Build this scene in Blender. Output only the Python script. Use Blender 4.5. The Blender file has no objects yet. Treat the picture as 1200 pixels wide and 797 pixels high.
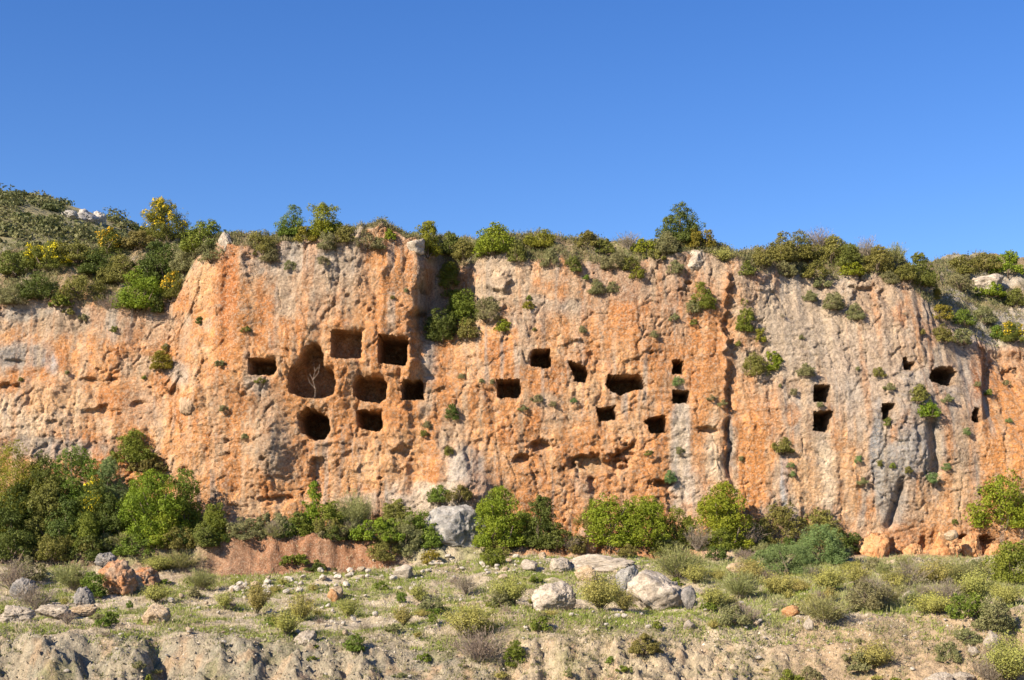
import bpy, bmesh, math, random
import numpy as np

# ------------------------------------------------------------------ camera, world, sun, exposure
SC = bpy.context.scene
COL = SC.collection
F, VH = 1650.0, 640.0            # focal length and horizon row, in pixels of a 1200 px wide frame

cam_d = bpy.data.cameras.new('camera')
cam = bpy.data.objects.new('camera', cam_d)
COL.objects.link(cam)
cam_d.sensor_width = 36.0
cam_d.lens = 36.0 * F / 1200.0
cam_d.shift_y = (VH - 398.5) / 1200.0
cam_d.clip_end = 5000
cam.rotation_euler = (math.radians(90), 0, 0)
SC.camera = cam

SUN_EL, SUN_AZ = math.radians(31), math.radians(50)      # azimuth: turned left from the direction behind the camera
sun_dir = (-math.sin(SUN_AZ) * math.cos(SUN_EL), -math.cos(SUN_AZ) * math.cos(SUN_EL), math.sin(SUN_EL))
world = bpy.data.worlds.new('World')
SC.world = world
world.use_nodes = True
wn = world.node_tree
bg = wn.nodes['Background']
sky = wn.nodes.new('ShaderNodeTexSky')
sky.sky_type = 'NISHITA'
sky.sun_disc = False
sky.sun_elevation = SUN_EL
sky.sun_rotation = math.atan2(sun_dir[0], sun_dir[1])
sky.altitude = 600
sky.air_density = 1.0
sky.dust_density = 0.25
sky.ozone_density = 3.0
hsv = wn.nodes.new('ShaderNodeHueSaturation')
hsv.inputs['Saturation'].default_value = 1.29
hsv.inputs['Hue'].default_value = 0.515
hsv.inputs['Value'].default_value = 0.89
wn.links.new(sky.outputs[0], hsv.inputs['Color'])
wn.links.new(hsv.outputs[0], bg.inputs[0])
bg.inputs[1].default_value = 0.088

sun_l = bpy.data.lights.new('sun', 'SUN')
sun_l.energy = 4.8
sun_l.angle = math.radians(0.5)
sun_l.color = (1.0, 0.87, 0.70)
sun_o = bpy.data.objects.new('sun', sun_l)
COL.objects.link(sun_o)
from mathutils import Vector
sun_o.rotation_euler = Vector(sun_dir).to_track_quat('Z', 'Y').to_euler()
sun_o.location = (-40, -40, 60)

SC.view_settings.view_transform = 'Standard'
SC.view_settings.look = 'None'
SC.view_settings.gamma = 1
SC.view_settings.exposure = 1.13
SC.render.engine = 'CYCLES'
SC.cycles.max_bounces = 6
SC.cycles.diffuse_bounces = 3
SC.cycles.transparent_max_bounces = 4

# ------------------------------------------------------------------ numpy noise
_rng = np.random.default_rng(11)
_P = np.concatenate([_rng.permutation(256)] * 3).astype(np.int64)
_G = _rng.normal(size=(256, 3)); _G /= np.linalg.norm(_G, axis=1)[:, None]

def perlin(x, y, z=0.0, seed=0):
    x = np.asarray(x, float) + seed * 17.13; y = np.asarray(y, float) - seed * 9.71
    z = np.zeros_like(x) + z + seed * 3.37
    xi, yi, zi = np.floor(x).astype(np.int64), np.floor(y).astype(np.int64), np.floor(z).astype(np.int64)
    xf, yf, zf = x - xi, y - yi, z - zi
    s = lambda t: t * t * t * (t * (t * 6 - 15) + 10)
    u, v, w = s(xf), s(yf), s(zf)
    out = 0
    for dx in (0, 1):
        for dy in (0, 1):
            for dz in (0, 1):
                h = _P[_P[_P[(xi + dx) & 255] + ((yi + dy) & 255)] + ((zi + dz) & 255)]
                g = _G[h]
                dot = g[..., 0] * (xf - dx) + g[..., 1] * (yf - dy) + g[..., 2] * (zf - dz)
                out = out + dot * (u if dx else 1 - u) * (v if dy else 1 - v) * (w if dz else 1 - w)
    return out * 1.5

def fbm(x, y, z=0.0, oct=4, seed=0, gain=0.5):
    a, f, o = 1.0, 1.0, 0
    for i in range(oct):
        o = o + a * perlin(np.asarray(x) * f, np.asarray(y) * f, np.asarray(z) * f, seed + i)
        a *= gain; f *= 2.03
    return o

def worley(x, y, seed=0):
    """distance to the nearest and second feature point, and the cell's random value"""
    x = np.asarray(x, float); y = np.asarray(y, float)
    xi, yi = np.floor(x).astype(np.int64), np.floor(y).astype(np.int64)
    f1 = np.full(x.shape, 9.0); f2 = np.full(x.shape, 9.0); cid = np.zeros(x.shape)
    for dx in (-1, 0, 1):
        for dy in (-1, 0, 1):
            h = _P[_P[(xi + dx + seed * 7) & 255] + ((yi + dy) & 255)]
            h2 = _P[h + 91]
            d = np.hypot(xi + dx + h / 255.0 - x, yi + dy + h2 / 255.0 - y)
            n = d < f1
            f2 = np.where(n, f1, np.minimum(f2, d)); cid = np.where(n, _P[h + 33] / 255.0, cid); f1 = np.where(n, d, f1)
    return f1, f2, cid

def facets(x, y, seed=0, slope=1.0):
    """piecewise flat broken-rock relief: every cell a plane of its own height and tilt"""
    x = np.asarray(x, float); y = np.asarray(y, float)
    xi, yi = np.floor(x).astype(np.int64), np.floor(y).astype(np.int64)
    best = np.full(x.shape, 9.0); out = np.zeros(x.shape)
    for dx in (-1, 0, 1):
        for dy in (-1, 0, 1):
            h = _P[_P[_P[(xi + dx + seed * 7) & 255] + ((yi + dy) & 255)] + seed]
            h2, h3, h4, h5 = _P[h + 91], _P[h + 33], _P[h + 147], _P[h + 201]
            ox, oy = x - (xi + dx + h / 255.0), y - (yi + dy + h2 / 255.0)
            d = np.hypot(ox, oy); n = d < best
            val = (h3 / 255.0 - 0.5) + slope * (ox * (h4 / 127.5 - 1) + oy * (h5 / 127.5 - 1))
            out = np.where(n, val, out); best = np.where(n, d, best)
    return out

def sstep(a, b, x):
    t = np.clip((np.asarray(x, float) - a) / (b - a), 0, 1)
    return t * t * (3 - 2 * t)

def tab(u, pts):
    return np.interp(u, [p[0] for p in pts], [p[1] for p in pts])

# ------------------------------------------------------------------ mesh and tagging helpers
def build_mesh(name, V, faces, mat, smooth=True, col=None, domain='POINT'):
    V = np.asarray(V, np.float32); faces = np.asarray(faces, np.int32)
    me = bpy.data.meshes.new(name)
    me.vertices.add(len(V)); me.vertices.foreach_set('co', V.ravel())
    k = faces.shape[1]
    me.loops.add(faces.size); me.loops.foreach_set('vertex_index', faces.ravel())
    me.polygons.add(len(faces)); me.polygons.foreach_set('loop_start', np.arange(0, faces.size, k, dtype=np.int32))
    me.polygons.foreach_set('use_smooth', np.full(len(faces), smooth))
    if col is not None:
        a = me.attributes.new('tint', 'FLOAT_COLOR', domain)
        c = np.ones((len(col), 4), np.float32); c[:, :3] = col
        a.data.foreach_set('color', c.ravel())
    me.update(calc_edges=True)
    me.materials.append(mat)
    return me

def link(name, data, parent=None, loc=(0, 0, 0), rot=(0, 0, 0), scale=(1, 1, 1)):
    o = bpy.data.objects.new(name, data)
    COL.objects.link(o)
    o.location = loc; o.rotation_euler = rot; o.scale = scale
    if parent: o.parent = parent
    return o

def tag(o, label, cat, group=None, kind=None):
    o['label'] = label; o['category'] = cat
    if group: o['group'] = group
    if kind: o['kind'] = kind
    return o

def grid_faces(nr, nc):
    i = np.arange(nr * nc).reshape(nr, nc)
    return np.stack([i[:-1, :-1], i[:-1, 1:], i[1:, 1:], i[1:, :-1]], -1).reshape(-1, 4)

# ------------------------------------------------------------------ materials
def new_mat(name):
    m = bpy.data.materials.new(name); m.use_nodes = True
    nt = m.node_tree
    for n in list(nt.nodes): nt.nodes.remove(n)
    out = nt.nodes.new('ShaderNodeOutputMaterial')
    return m, nt, out

def rock_material(name, scale=1.0, bump=1.0, speck=0.5, rough=0.95, spread=0.38):
    m, nt, out = new_mat(name)
    N, L = nt.nodes, nt.links
    b = N.new('ShaderNodeBsdfPrincipled'); b.inputs['Roughness'].default_value = rough
    b.inputs['Specular IOR Level'].default_value = 0.15
    at = N.new('ShaderNodeAttribute'); at.attribute_name = 'tint'
    tc = N.new('ShaderNodeTexCoord')
    n1 = N.new('ShaderNodeTexNoise'); n1.inputs['Scale'].default_value = 1.7 * scale; n1.inputs['Detail'].default_value = 9; n1.inputs['Roughness'].default_value = 0.68
    n2 = N.new('ShaderNodeTexNoise'); n2.inputs['Scale'].default_value = 8.0 * scale; n2.inputs['Detail'].default_value = 8; n2.inputs['Roughness'].default_value = 0.7
    vo = N.new('ShaderNodeTexVoronoi'); vo.inputs['Scale'].default_value = 5.2 * scale; vo.feature = 'F1'
    vo2 = N.new('ShaderNodeTexVoronoi'); vo2.inputs['Scale'].default_value = 12.0 * scale
    for n in (n1, n2, vo, vo2): L.new(tc.outputs['Object'], n.inputs['Vector'])
    mr = N.new('ShaderNodeMapRange'); mr.inputs[1].default_value = 0.3; mr.inputs[2].default_value = 0.7
    mr.inputs[3].default_value = 1 - spread; mr.inputs[4].default_value = 1 + spread
    L.new(n1.outputs[0], mr.inputs[0])
    mr2 = N.new('ShaderNodeMapRange'); mr2.inputs[1].default_value = 0.3; mr2.inputs[2].default_value = 0.7
    mr2.inputs[3].default_value = 0.52; mr2.inputs[4].default_value = 1.42
    L.new(n2.outputs[0], mr2.inputs[0])
    mm = N.new('ShaderNodeMath'); mm.operation = 'MULTIPLY'
    L.new(mr.outputs[0], mm.inputs[0]); L.new(mr2.outputs[0], mm.inputs[1])
    vm = N.new('ShaderNodeVectorMath'); vm.operation = 'SCALE'
    L.new(at.outputs['Color'], vm.inputs[0]); L.new(mm.outputs[0], vm.inputs['Scale'])
    # embedded pebbles: some voronoi cells paler and greyer
    cr = N.new('ShaderNodeValToRGB'); cr.color_ramp.elements[0].position = 0.74; cr.color_ramp.elements[1].position = 0.82
    sx = N.new('ShaderNodeSeparateColor'); L.new(vo2.outputs['Color'], sx.inputs[0]); L.new(sx.outputs[0], cr.inputs[0])
    sp = N.new('ShaderNodeMath'); sp.operation = 'MULTIPLY'; sp.inputs[1].default_value = speck
    L.new(cr.outputs[0], sp.inputs[0])
    mx = N.new('ShaderNodeMix'); mx.data_type = 'RGBA'
    L.new(sp.outputs[0], mx.inputs[0]); L.new(vm.outputs[0], mx.inputs[6]); mx.inputs[7].default_value = (0.46, 0.36, 0.26, 1)
    L.new(mx.outputs[2], b.inputs['Base Color'])
    # relief
    a1 = N.new('ShaderNodeMath'); a1.operation = 'MULTIPLY_ADD'; a1.inputs[1].default_value = -0.16
    L.new(vo.outputs['Distance'], a1.inputs[0]); L.new(n2.outputs[0], a1.inputs[2])
    a2 = N.new('ShaderNodeMath'); a2.operation = 'MULTIPLY_ADD'; a2.inputs[1].default_value = 0.9
    L.new(n1.outputs[0], a2.inputs[0]); L.new(a1.outputs[0], a2.inputs[2])
    bu = N.new('ShaderNodeBump'); bu.inputs['Strength'].default_value = 1.0 * bump; bu.inputs['Distance'].default_value = 0.19 / scale
    L.new(a2.outputs[0], bu.inputs['Height']); L.new(bu.outputs[0], b.inputs['Normal'])
    L.new(b.outputs[0], out.inputs[0])
    return m

def leaf_material(name, trans=0.28):
    m, nt, out = new_mat(name)
    N, L = nt.nodes, nt.links
    at = N.new('ShaderNodeAttribute'); at.attribute_name = 'tint'
    oi = N.new('ShaderNodeObjectInfo')
    hs = N.new('ShaderNodeHueSaturation')
    mr = N.new('ShaderNodeMapRange'); mr.inputs[3].default_value = 0.475; mr.inputs[4].default_value = 0.52
    L.new(oi.outputs['Random'], mr.inputs[0]); L.new(mr.outputs[0], hs.inputs['Hue'])
    L.new(at.outputs['Color'], hs.inputs['Color'])
    d = N.new('ShaderNodeBsdfPrincipled'); d.inputs['Roughness'].default_value = 0.6; d.inputs['Specular IOR Level'].default_value = 0.25
    t = N.new('ShaderNodeBsdfTranslucent')
    L.new(hs.outputs[0], d.inputs['Base Color']); L.new(hs.outputs[0], t.inputs['Color'])
    mx = N.new('ShaderNodeMixShader'); mx.inputs[0].default_value = trans
    L.new(d.outputs[0], mx.inputs[1]); L.new(t.outputs[0], mx.inputs[2])
    L.new(mx.outputs[0], out.inputs[0])
    return m

M_CLIFF = rock_material('cliff_rock', 1.0, 1.0, 0.45)
M_GROUND = rock_material('soil_and_rubble', 1.6, 0.9, 0.35)
M_STONE = rock_material('limestone', 1.5, 0.8, 0.12, spread=0.3)
M_LEAF = leaf_material('leaves')
M_PETAL = leaf_material('petals', 0.2)
M_WOOD = rock_material('bark', 4.0, 0.4, 0.0, spread=0.25)

# ------------------------------------------------------------------ the ground sheet
GU = [0, 120, 250, 330, 470, 560, 600, 700, 800, 870, 950, 1000, 1100, 1200]
GN = {
    52.8: [818, 818, 818, 816, 808, 800, 800, 802, 800, 798, 800, 800, 800, 800],
    55.0: [744, 748, 748, 754, 764, 760, 752, 750, 752, 758, 756, 754, 752, 752],
    57.0: [732, 735, 734, 738, 742, 736, 727, 727, 727, 730, 726, 720, 715, 713],
    65.0: [712, 714, 712, 711, 707, 704, 702, 700, 698, 696, 692, 690, 688, 688],
    73.0: [682, 686, 685, 682, 671, 664, 660, 660, 664, 668, 668, 668, 668, 668],
    75.8: [655, 659, 672, 670, 666, 654, 650, 651, 653, 660, 663, 663, 663, 663],
    76.5: [650, 648, 633, 628, 636, 646, 643, 641, 645, 653, 657, 658, 658, 658],
    80.0: [632, 630, 622, 618, 620, 632, 634, 634, 636, 645, 650, 651, 651, 651],
}
def ground_z(x, y, detail=True):
    x = np.asarray(x, float); y = np.asarray(y, float)
    yc = np.maximum(y, 30.0)
    u = np.clip(600 + x / yc * F, -250, 1450)
    yy = y
    if detail:
        near = sstep(40, 52, y)
        yy = y + near * ((0.85 - 0.5 * sstep(72, 75, y)) * fbm(x / 3.2, y / 9, oct=5, seed=3) + 0.9 * (1 - sstep(56, 60, y)) * fbm(x / 5.5, y / 6, oct=3, seed=12) + 0.25 * perlin(x / 0.7, y / 1.5, seed=9))
    ys = [-2000, 5.0, 28.0, 48.0, 51.0] + list(GN) + [90.0, 6000.0]
    zs = [np.full(x.shape, -1.75), np.full(x.shape, -1.75), np.full(x.shape, -8.3), np.full(x.shape, -8.6), np.full(x.shape, -7.6)]
    for Y, vs in GN.items(): zs.append((VH - np.interp(u, GU, vs)) / F * Y)
    zs.append(zs[-1] + 0.4); zs.append(np.full(x.shape, -20.0))
    z = np.zeros(x.shape)
    for i in range(len(ys) - 1):
        m = (yy >= ys[i]) & (yy < ys[i + 1])
        t = (yy - ys[i]) / (ys[i + 1] - ys[i])
        z = np.where(m, zs[i] * (1 - t) + zs[i + 1] * t, z)
    if detail:
        bank = sstep(51.3, 52.4, yy) * (1 - sstep(54.7, 55.6, yy))
        bw = 0.62 * bank * (1.0 - 0.5 * sstep(400, 480, u) * (1 - sstep(570, 600, u)) - 0.5 * sstep(840, 920, u))
        wx = x + 0.5 * fbm(x / 1.1, y / 1.1, z, oct=3, seed=22); wy = y + 0.4 * fbm(x / 1.1, y / 1.1, z, oct=3, seed=23)
        gul = fbm(wx / 2.3, wy / 2.6, oct=3, seed=21)
        z = z - bw * 0.35 * np.exp(-(gul / 0.06) ** 2) * sstep(-0.15, 0.35, perlin(x / 4.5, y / 9, seed=25))
        z = z + bw * (0.34 * fbm(wx / 1.5, wy / 1.3, oct=6, seed=24, gain=.6) + 0.20 * facets(x / 0.7, y / 0.55, 4, 1.) + 0.30 * facets(x / 0.34, y / 0.28, 5, 1.) + 0.22 * facets(x / .16, y / .14, 9, 1.))
        for (hu, hw) in ((105, 26), (190, 10), (318, 16), (590, 12), (640, 9), (705, 8), (893, 12), (600, 20), (402, 9), (20, 18)):
            z = z - bw * 0.65 * np.exp(-((u - hu - 10 * perlin(y / .8, y * 0, seed=hu % 50)) / hw) ** 2) * sstep(52.2, 53.6, yy)
        near = sstep(45, 52, y)
        f1, f2, c = worley(x / 0.33, y / 0.33, 5)
        lump = sstep(0.0, 0.35, fbm(x / 2.5, y / 2.5, oct=3, seed=14))
        redw = sstep(75.2, 75.8, yy) * (1 - sstep(76.4, 76.9, yy))
        z = z + near * (0.18 * fbm(x / 1.6, y / 1.6, oct=5, seed=6) + 0.05 * fbm(x / 0.35, y / 0.35, oct=3, seed=7) + 0.09 * lump * facets(x / 0.4, y / 0.4, 6, .8)) + redw * (0.24 * facets(x / 0.55, y / 0.25, 7, 1.) + 0.10 * facets(x / .25, y / .1, 8, 1.) + 0.12 * fbm(x / 1.2, y / .5, oct=4, seed=27) - 0.12 * np.exp(-(fbm(x / 0.8, y / 1, oct=3, seed=28) / .1) ** 2))
        z = z + (1 - near) * 0.4 * fbm(x / 14, y / 14, oct=3, seed=2) * sstep(4, 14, np.hypot(x, y))
    return z, u, yy

def spread(fine_lo, fine_hi, step, far_lo, far_hi, ratio=1.35):
    a = list(np.arange(fine_lo, fine_hi + 1e-6, step))
    s, p = step, fine_lo
    lo = []
    while p > far_lo: s *= ratio; p -= s; lo.append(p)
    s, p = step, fine_hi
    hi = []
    while p < far_hi: s *= ratio; p += s; hi.append(p)
    return np.array(lo[::-1] + a + hi)

gx = spread(-33, 33, 0.095, -900, 900)
gy = np.concatenate([spread(51, 51.1, 0.1, -900, 51)[:-1], np.arange(51.1, 81.0, 0.085), spread(81, 81.1, 0.1, 80, 1500)[1:]])
gy = np.unique(np.round(gy, 4))
GX, GY = np.meshgrid(gx, gy)
GZ, Gu, Gyy = ground_z(GX, GY)
Gv = VH - GZ / np.maximum(GY, 1) * F

def ground_colour():
    x, y, z = GX, GY, GZ
    c = np.zeros(x.shape + (3,))
    def mix(m, rgb):
        nonlocal c
        m = np.clip(m, 0, 1)[..., None]
        c = c * (1 - m) + np.array(rgb) * m
    n = fbm(x / 2.4, y / 2.4, oct=5, seed=31); n2 = fbm(x / 0.8, y / 0.8, oct=4, seed=35); n3 = fbm(x / 6, y / 6, oct=4, seed=37)
    c[:] = (0.41, 0.345, 0.235)
    mix(sstep(0.0, 0.5, n2) * 0.8, (0.50, 0.425, 0.32))                       # pale gravelly soil
    mix(sstep(-0.15, 0.4, n) * 0.7, (0.20, 0.21, 0.075))                        # green ground plants
    mix(sstep(0.15, 0.6, n3) * 0.4, (0.30, 0.20, 0.11))
    bank = 1 - sstep(55.0, 56.2, Gyy + 0.5 * n2)
    left = 1 - sstep(520, 620, Gu)
    mix(bank * 0.85, (0.40, 0.325, 0.215))
    mix(bank * left * (0.6 + 0.4 * sstep(-0.35, 0.2, n)), (0.26, 0.235, 0.172))
    mix(bank * sstep(0.1, 0.55, n2) * 0.7, (0.36, 0.245, 0.145))
    soil_r = sstep(860, 960, Gu) * (1 - sstep(56.4, 57.8, Gyy + 0.6 * n2))
    mix(soil_r * 0.8, (0.37, 0.265, 0.16))
    mix(sstep(0.35, 0.6, n) * bank * 0.6, (0.20, 0.19, 0.08))
    red = sstep(74.2, 75.4, Gyy + 0.4 * n2) * (1 - sstep(455, 490, Gu + 15 * n)) * sstep(225, 262, Gu + 15 * n)
    mix(red, (0.27, 0.135, 0.072))
    mix(red * sstep(0.05, 0.4, n2) * 0.6, (0.16, 0.08, 0.045))
    mix(sstep(0.0, 0.5, n3) * red * 0.5, (0.32, 0.20, 0.125))
    red2 = sstep(75.0, 75.9, Gyy + 0.3 * n2) * sstep(560, 640, Gu) * (1 - sstep(760, 900, Gu))
    mix(red2, (0.42, 0.20, 0.09))
    shade_l = sstep(74.5, 75.5, Gyy) * (1 - sstep(80, 160, Gu))
    mix(shade_l, (0.15, 0.10, 0.06))  # shade at the foot of the left thicket, painted into the soil colour
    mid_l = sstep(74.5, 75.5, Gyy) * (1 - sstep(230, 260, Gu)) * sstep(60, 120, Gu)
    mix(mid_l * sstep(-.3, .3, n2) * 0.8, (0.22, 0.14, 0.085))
    mix(sstep(78, 79.5, Gyy) * 0.6, (0.42, 0.22, 0.11))
    return c
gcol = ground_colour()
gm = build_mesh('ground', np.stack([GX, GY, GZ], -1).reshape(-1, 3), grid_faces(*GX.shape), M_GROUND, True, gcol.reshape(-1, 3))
g_o = link('ground', gm)
tag(g_o, 'stony slope with eroded beige bank and red earth terrace below the cliff', 'ground', kind='structure')

# ------------------------------------------------------------------ the cliff
RIM = [(-400, 372), (0, 352), (60, 346), (110, 362), (160, 364), (195, 354), (210, 332), (225, 304), (265, 285), (300, 298), (340, 288), (380, 286), (420, 283), (450, 272),
       (488, 284), (500, 306), (530, 318), (560, 300), (600, 298), (650, 306), (700, 312), (760, 304), (800, 292), (845, 296), (870, 312), (930, 322), (1000, 318),
       (1040, 314), (1085, 330), (1110, 352), (1150, 378), (1200, 398), (1500, 420)]
SKY = [(-400, 292), (0, 292), (100, 282), (200, 270), (260, 278), (300, 276), (380, 272), (440, 270), (490, 276), (560, 277), (650, 276), (750, 282), (830, 284), (875, 300),
       (900, 290), (1000, 288), (1080, 302), (1105, 312), (1150, 304), (1200, 300), (1500, 300)]
cx = spread(-34, 34, 0.068, -260, 260, 1.25)
NW, NT, NB = 300, 70, 14
nc = len(cx)
X = np.tile(cx, (NW + NT + NB, 1))
cu = np.clip(600 + cx / 82.5 * F, -400, 1600)
def rim_z(off=0): return (VH - np.interp(cu, [p[0] for p in RIM], [p[1] for p in RIM])) / F * 82.3
zr = rim_z() + 0.35 * fbm(cx / 1.5, cx * 0, oct=4, seed=51) + 0.2 * perlin(cx / 0.5, cx * 0, seed=54)
t = np.linspace(0, 1, NW)[:, None]
Zw = -3.0 + t * (zr[None, :] + 3.0)
Xw = X[:NW]
Y0 = np.full(Zw.shape, 81.0)
def uv(x, y, z): return 600 + x / y * F, VH - z / y * F

def cliff_base(u, v, tt):
    """large shape of the wall: blocks, clefts and leaning parts, in metres of depth"""
    y = 80.2 + 1.9 * tt ** 1.3
    y = y + 1.6 * (1 - sstep(190, 260, u)) * tt                                   # left wing leans back
    up = 1 - sstep(420, 500, v)
    eg = 7 * fbm(v / 26, v * 0, oct=3, seed=63) + 3 * perlin(v / 5, v * 0, seed=64)
    y = y - 1.0 * sstep(235, 275, u) * (1 - sstep(483, 497, u + 4 * (v - 340) / 60 + eg)) * (0.35 + 0.65 * up)   # buttress
    y = y + 0.55 * np.exp(-((u - 268 + eg * .5) / 8) ** 2) * sstep(285, 310, v) * (1 - sstep(390, 430, v))
    y = y + 2.2 * sstep(490, 506, u + 4 * (v - 340) / 60 + eg) * (1 - sstep(528, 590, u)) * (1 - sstep(345, 420, v))       # cleft
    y = y + 0.5 * sstep(500, 520, u) * (1 - sstep(846, 856, u)) * (1 - sstep(360, 470, v))
    ek = 9 * fbm(v / 34, v * 0, oct=4, seed=65) + 4 * perlin(v / 7, v * 0, seed=66)
    y = y + 0.55 * sstep(850, 862, u + ek) * (1 - sstep(420, 500, v)) + 0.2 * sstep(848, 862, u + ek)
    wid = 0.55 + 0.45 * perlin(v / 13, v * 0, seed=67)
    y = y + 0.8 * wid * np.exp(-((u - 855 + ek) / (1.8 + 2.2 * wid)) ** 2) * sstep(310, 330, v) * (1 - sstep(470, 495, v))
    y = y + 0.55 * np.exp(-((u - 855 - (v - 500) / 22 + ek * .6) / 3.0) ** 2) * sstep(488, 496, v) * (1 - sstep(545, 580, v))
    y = y + 2.2 * sstep(860, 960, u) * sstep(0.62, 1.0, tt) * (tt - 0.62) / 0.38     # right block leans back on top
    y = y + 1.6 * sstep(1080, 1180, u) * sstep(0.5, 1.0, tt)
    y = y - 0.7 * np.exp(-((u - 1055) / 34) ** 2 - ((v - 520) / 60) ** 2) + 0.7 * np.exp(-((u - 1092 - (v - 500) * 0.1) / 6) ** 2) * sstep(480, 500, v) * (1 - sstep(540, 580, v))
    y = y + 0.7 * np.exp(-((u - 1050 + (v - 590) * .3) / 5) ** 2) * sstep(555, 575, v) * (1 - sstep(610, 625, v))
    y = y + 0.8 * sstep(1150, 1158, u) * (1 - sstep(470, 520, v)) * sstep(400, 425, v)
    y = y - 1.2 * np.exp(-((u - 540 - (v - 560) * 0.3) / 34) ** 2 - ((v - 572) / 45) ** 2) - 0.5 * np.exp(-((u - 505) / 40) ** 2 - ((v - 600) / 28) ** 2)     # grey bulge above the boulder
    y = y - 0.9 * np.exp(-((u - 312) / 22) ** 2 - ((v - 520) / 45) ** 2)
    y = y - 0.5 * np.exp(-((u - 225) / 18) ** 2 - ((v - 462) / 20) ** 2)
    for (a, b, ra, rb, d) in ((702, 545, 40, 15, 0.85), (735, 531, 14, 12, 0.9), (632, 522, 20, 9, 0.9), (375, 560, 14, 28, 0.55), (778, 568, 14, 6, 0.8), (326, 585, 30, 6, 0.5),
                              (612, 540, 14, 7, 0.7), (697, 570, 7, 14, 0.45), (120, 485, 24, 9, 0.3), (105, 447, 12, 5, 0.3), (135, 447, 8, 5, 0.35), (165, 475, 14, 6, 0.3), (205, 460, 5, 12, 0.5), (10, 455, 18, 10, 0.5),
                              (15, 425, 16, 7, 0.35), (66, 500, 9, 12, 0.25), (1028, 648, 20, 7, 0.9), (1082, 640, 7, 14, 0.4), (1150, 636, 13, 9, 1.2), (1124, 630, 9, 4, 0.8),
                              (1045, 642, 4, 12, 0.3), (1180, 440, 16, 10, 0.7), (832, 505, 14, 6, 0.5), (583, 380, 14, 8, 0.4), (585, 330, 18, 12, -0.4), (1010, 350, 25, 20, 0.5), (470, 535, 12, 18, 0.45)):
        du, dv = (u - a) / ra, (v - b) / rb
        rr = np.hypot(du, dv) + 0.55 * fbm(u / 12, v / 10, oct=4, seed=61)
        y = y + d * (1 - sstep(0.45, 1.05, rr)) * (1.0 if d < 0 else (0.55 + 0.45 * sstep(0.6, -0.6, dv)))
    return y

tt = np.repeat(t, nc, 1)
for _ in range(3):
    U, V = uv(Xw, Y0, Zw)
    Y0 = cliff_base(U, V, tt)
# relief
x, z = Xw, Zw
rel = 0.50 * fbm(x / 7, z / 9, oct=3, seed=70)
wx = x + 0.35 * fbm(x / 1.3, z / 1.3, oct=3, seed=71); wz = z + 0.35 * fbm(x / 1.3, z / 1.3, oct=3, seed=72)
rough = sstep(-0.35, 0.4, fbm(x / 4, z / 4, oct=3, seed=76))                         # some stretches broken, some smooth
rough = np.maximum(rough, sstep(455, 520, V) * (1 - sstep(790, 830, U)))
rough = rough * (1 - 0.75 * sstep(852, 866, U) * (1 - sstep(905, 925, U)) * sstep(450, 480, V))
rel += (0.13 + 0.05 * rough) * fbm(wx / 1.8, wz / 5.0, oct=5, seed=73)
cre = fbm(wx / 1.6, wz / 2.6, oct=3, seed=74)
rel += 0.16 * np.exp(-(cre / 0.05) ** 2) * sstep(0.0, 0.4, perlin(x / 3, z / 3, seed=75))
fx = x + 0.10 * fbm(x / .8, z / .8, oct=2, seed=83); fz = z + 0.10 * fbm(x / .8, z / .8, oct=2, seed=84)
rel += rough * 0.10 * facets(fx / 1.25, fz / 1.0, 1, 0.9)
rel += (0.3 + 0.7 * rough) * 0.055 * facets(fx / 0.5, fz / 0.40, 2, 1.0)
rel += (0.5 + 0.5 * rough) * 0.035 * facets(fx / 0.21, fz / 0.18, 3, 1.0)
rel += 0.06 * fbm(x / 5, z / 0.6, oct=3, seed=77)                                  # ledges
rel += 0.17 * fbm(wx / 0.7, wz / 5.5, oct=3, seed=78) * sstep(-0.1, 0.4, perlin(x / 5, z / 5, seed=79))    # flutes
rel += 0.035 * fbm(x / 0.2, z / 0.2, oct=2, seed=80)
pit = fbm(x / 0.9, z / 0.55, oct=3, seed=81)
rel += 0.34 * sstep(0.74, 0.95, pit) * (0.2 + 0.8 * rough)
chip = fbm(x / 0.34, z / 0.27, oct=2, seed=82)
rel += 0.05 * sstep(0.52, 0.70, chip)
f1, f2, cc = worley(fx / 1.5 + .12 * fbm(x, z, oct=3, seed=85), fz / 3.4 + .12 * fbm(x, z, oct=3, seed=86), 12)
rel += 0.15 * np.exp(-((f2 - f1) / 0.03) ** 2) * sstep(-0.1, 0.3, fbm(x / 2.5, z / 2.5, oct=2, seed=87)) + 0.14 * (cc - .5) * (0.4 + 0.6 * rough)
ph = z / 0.85 + 0.9 * fbm(x / 3.5, z / 2.0, oct=4, seed=88)
saw = ph - np.floor(ph)
rel += 0.08 * (0.5 - saw) * -1 * sstep(-0.05, 0.4, fbm(x / 2.2, z / 1.4, oct=3, seed=89)) * (0.35 + 0.65 * rough)
rel -= 0.1
Yw = Y0 + rel
U, V = uv(Xw, Yw, Zw)

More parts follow.
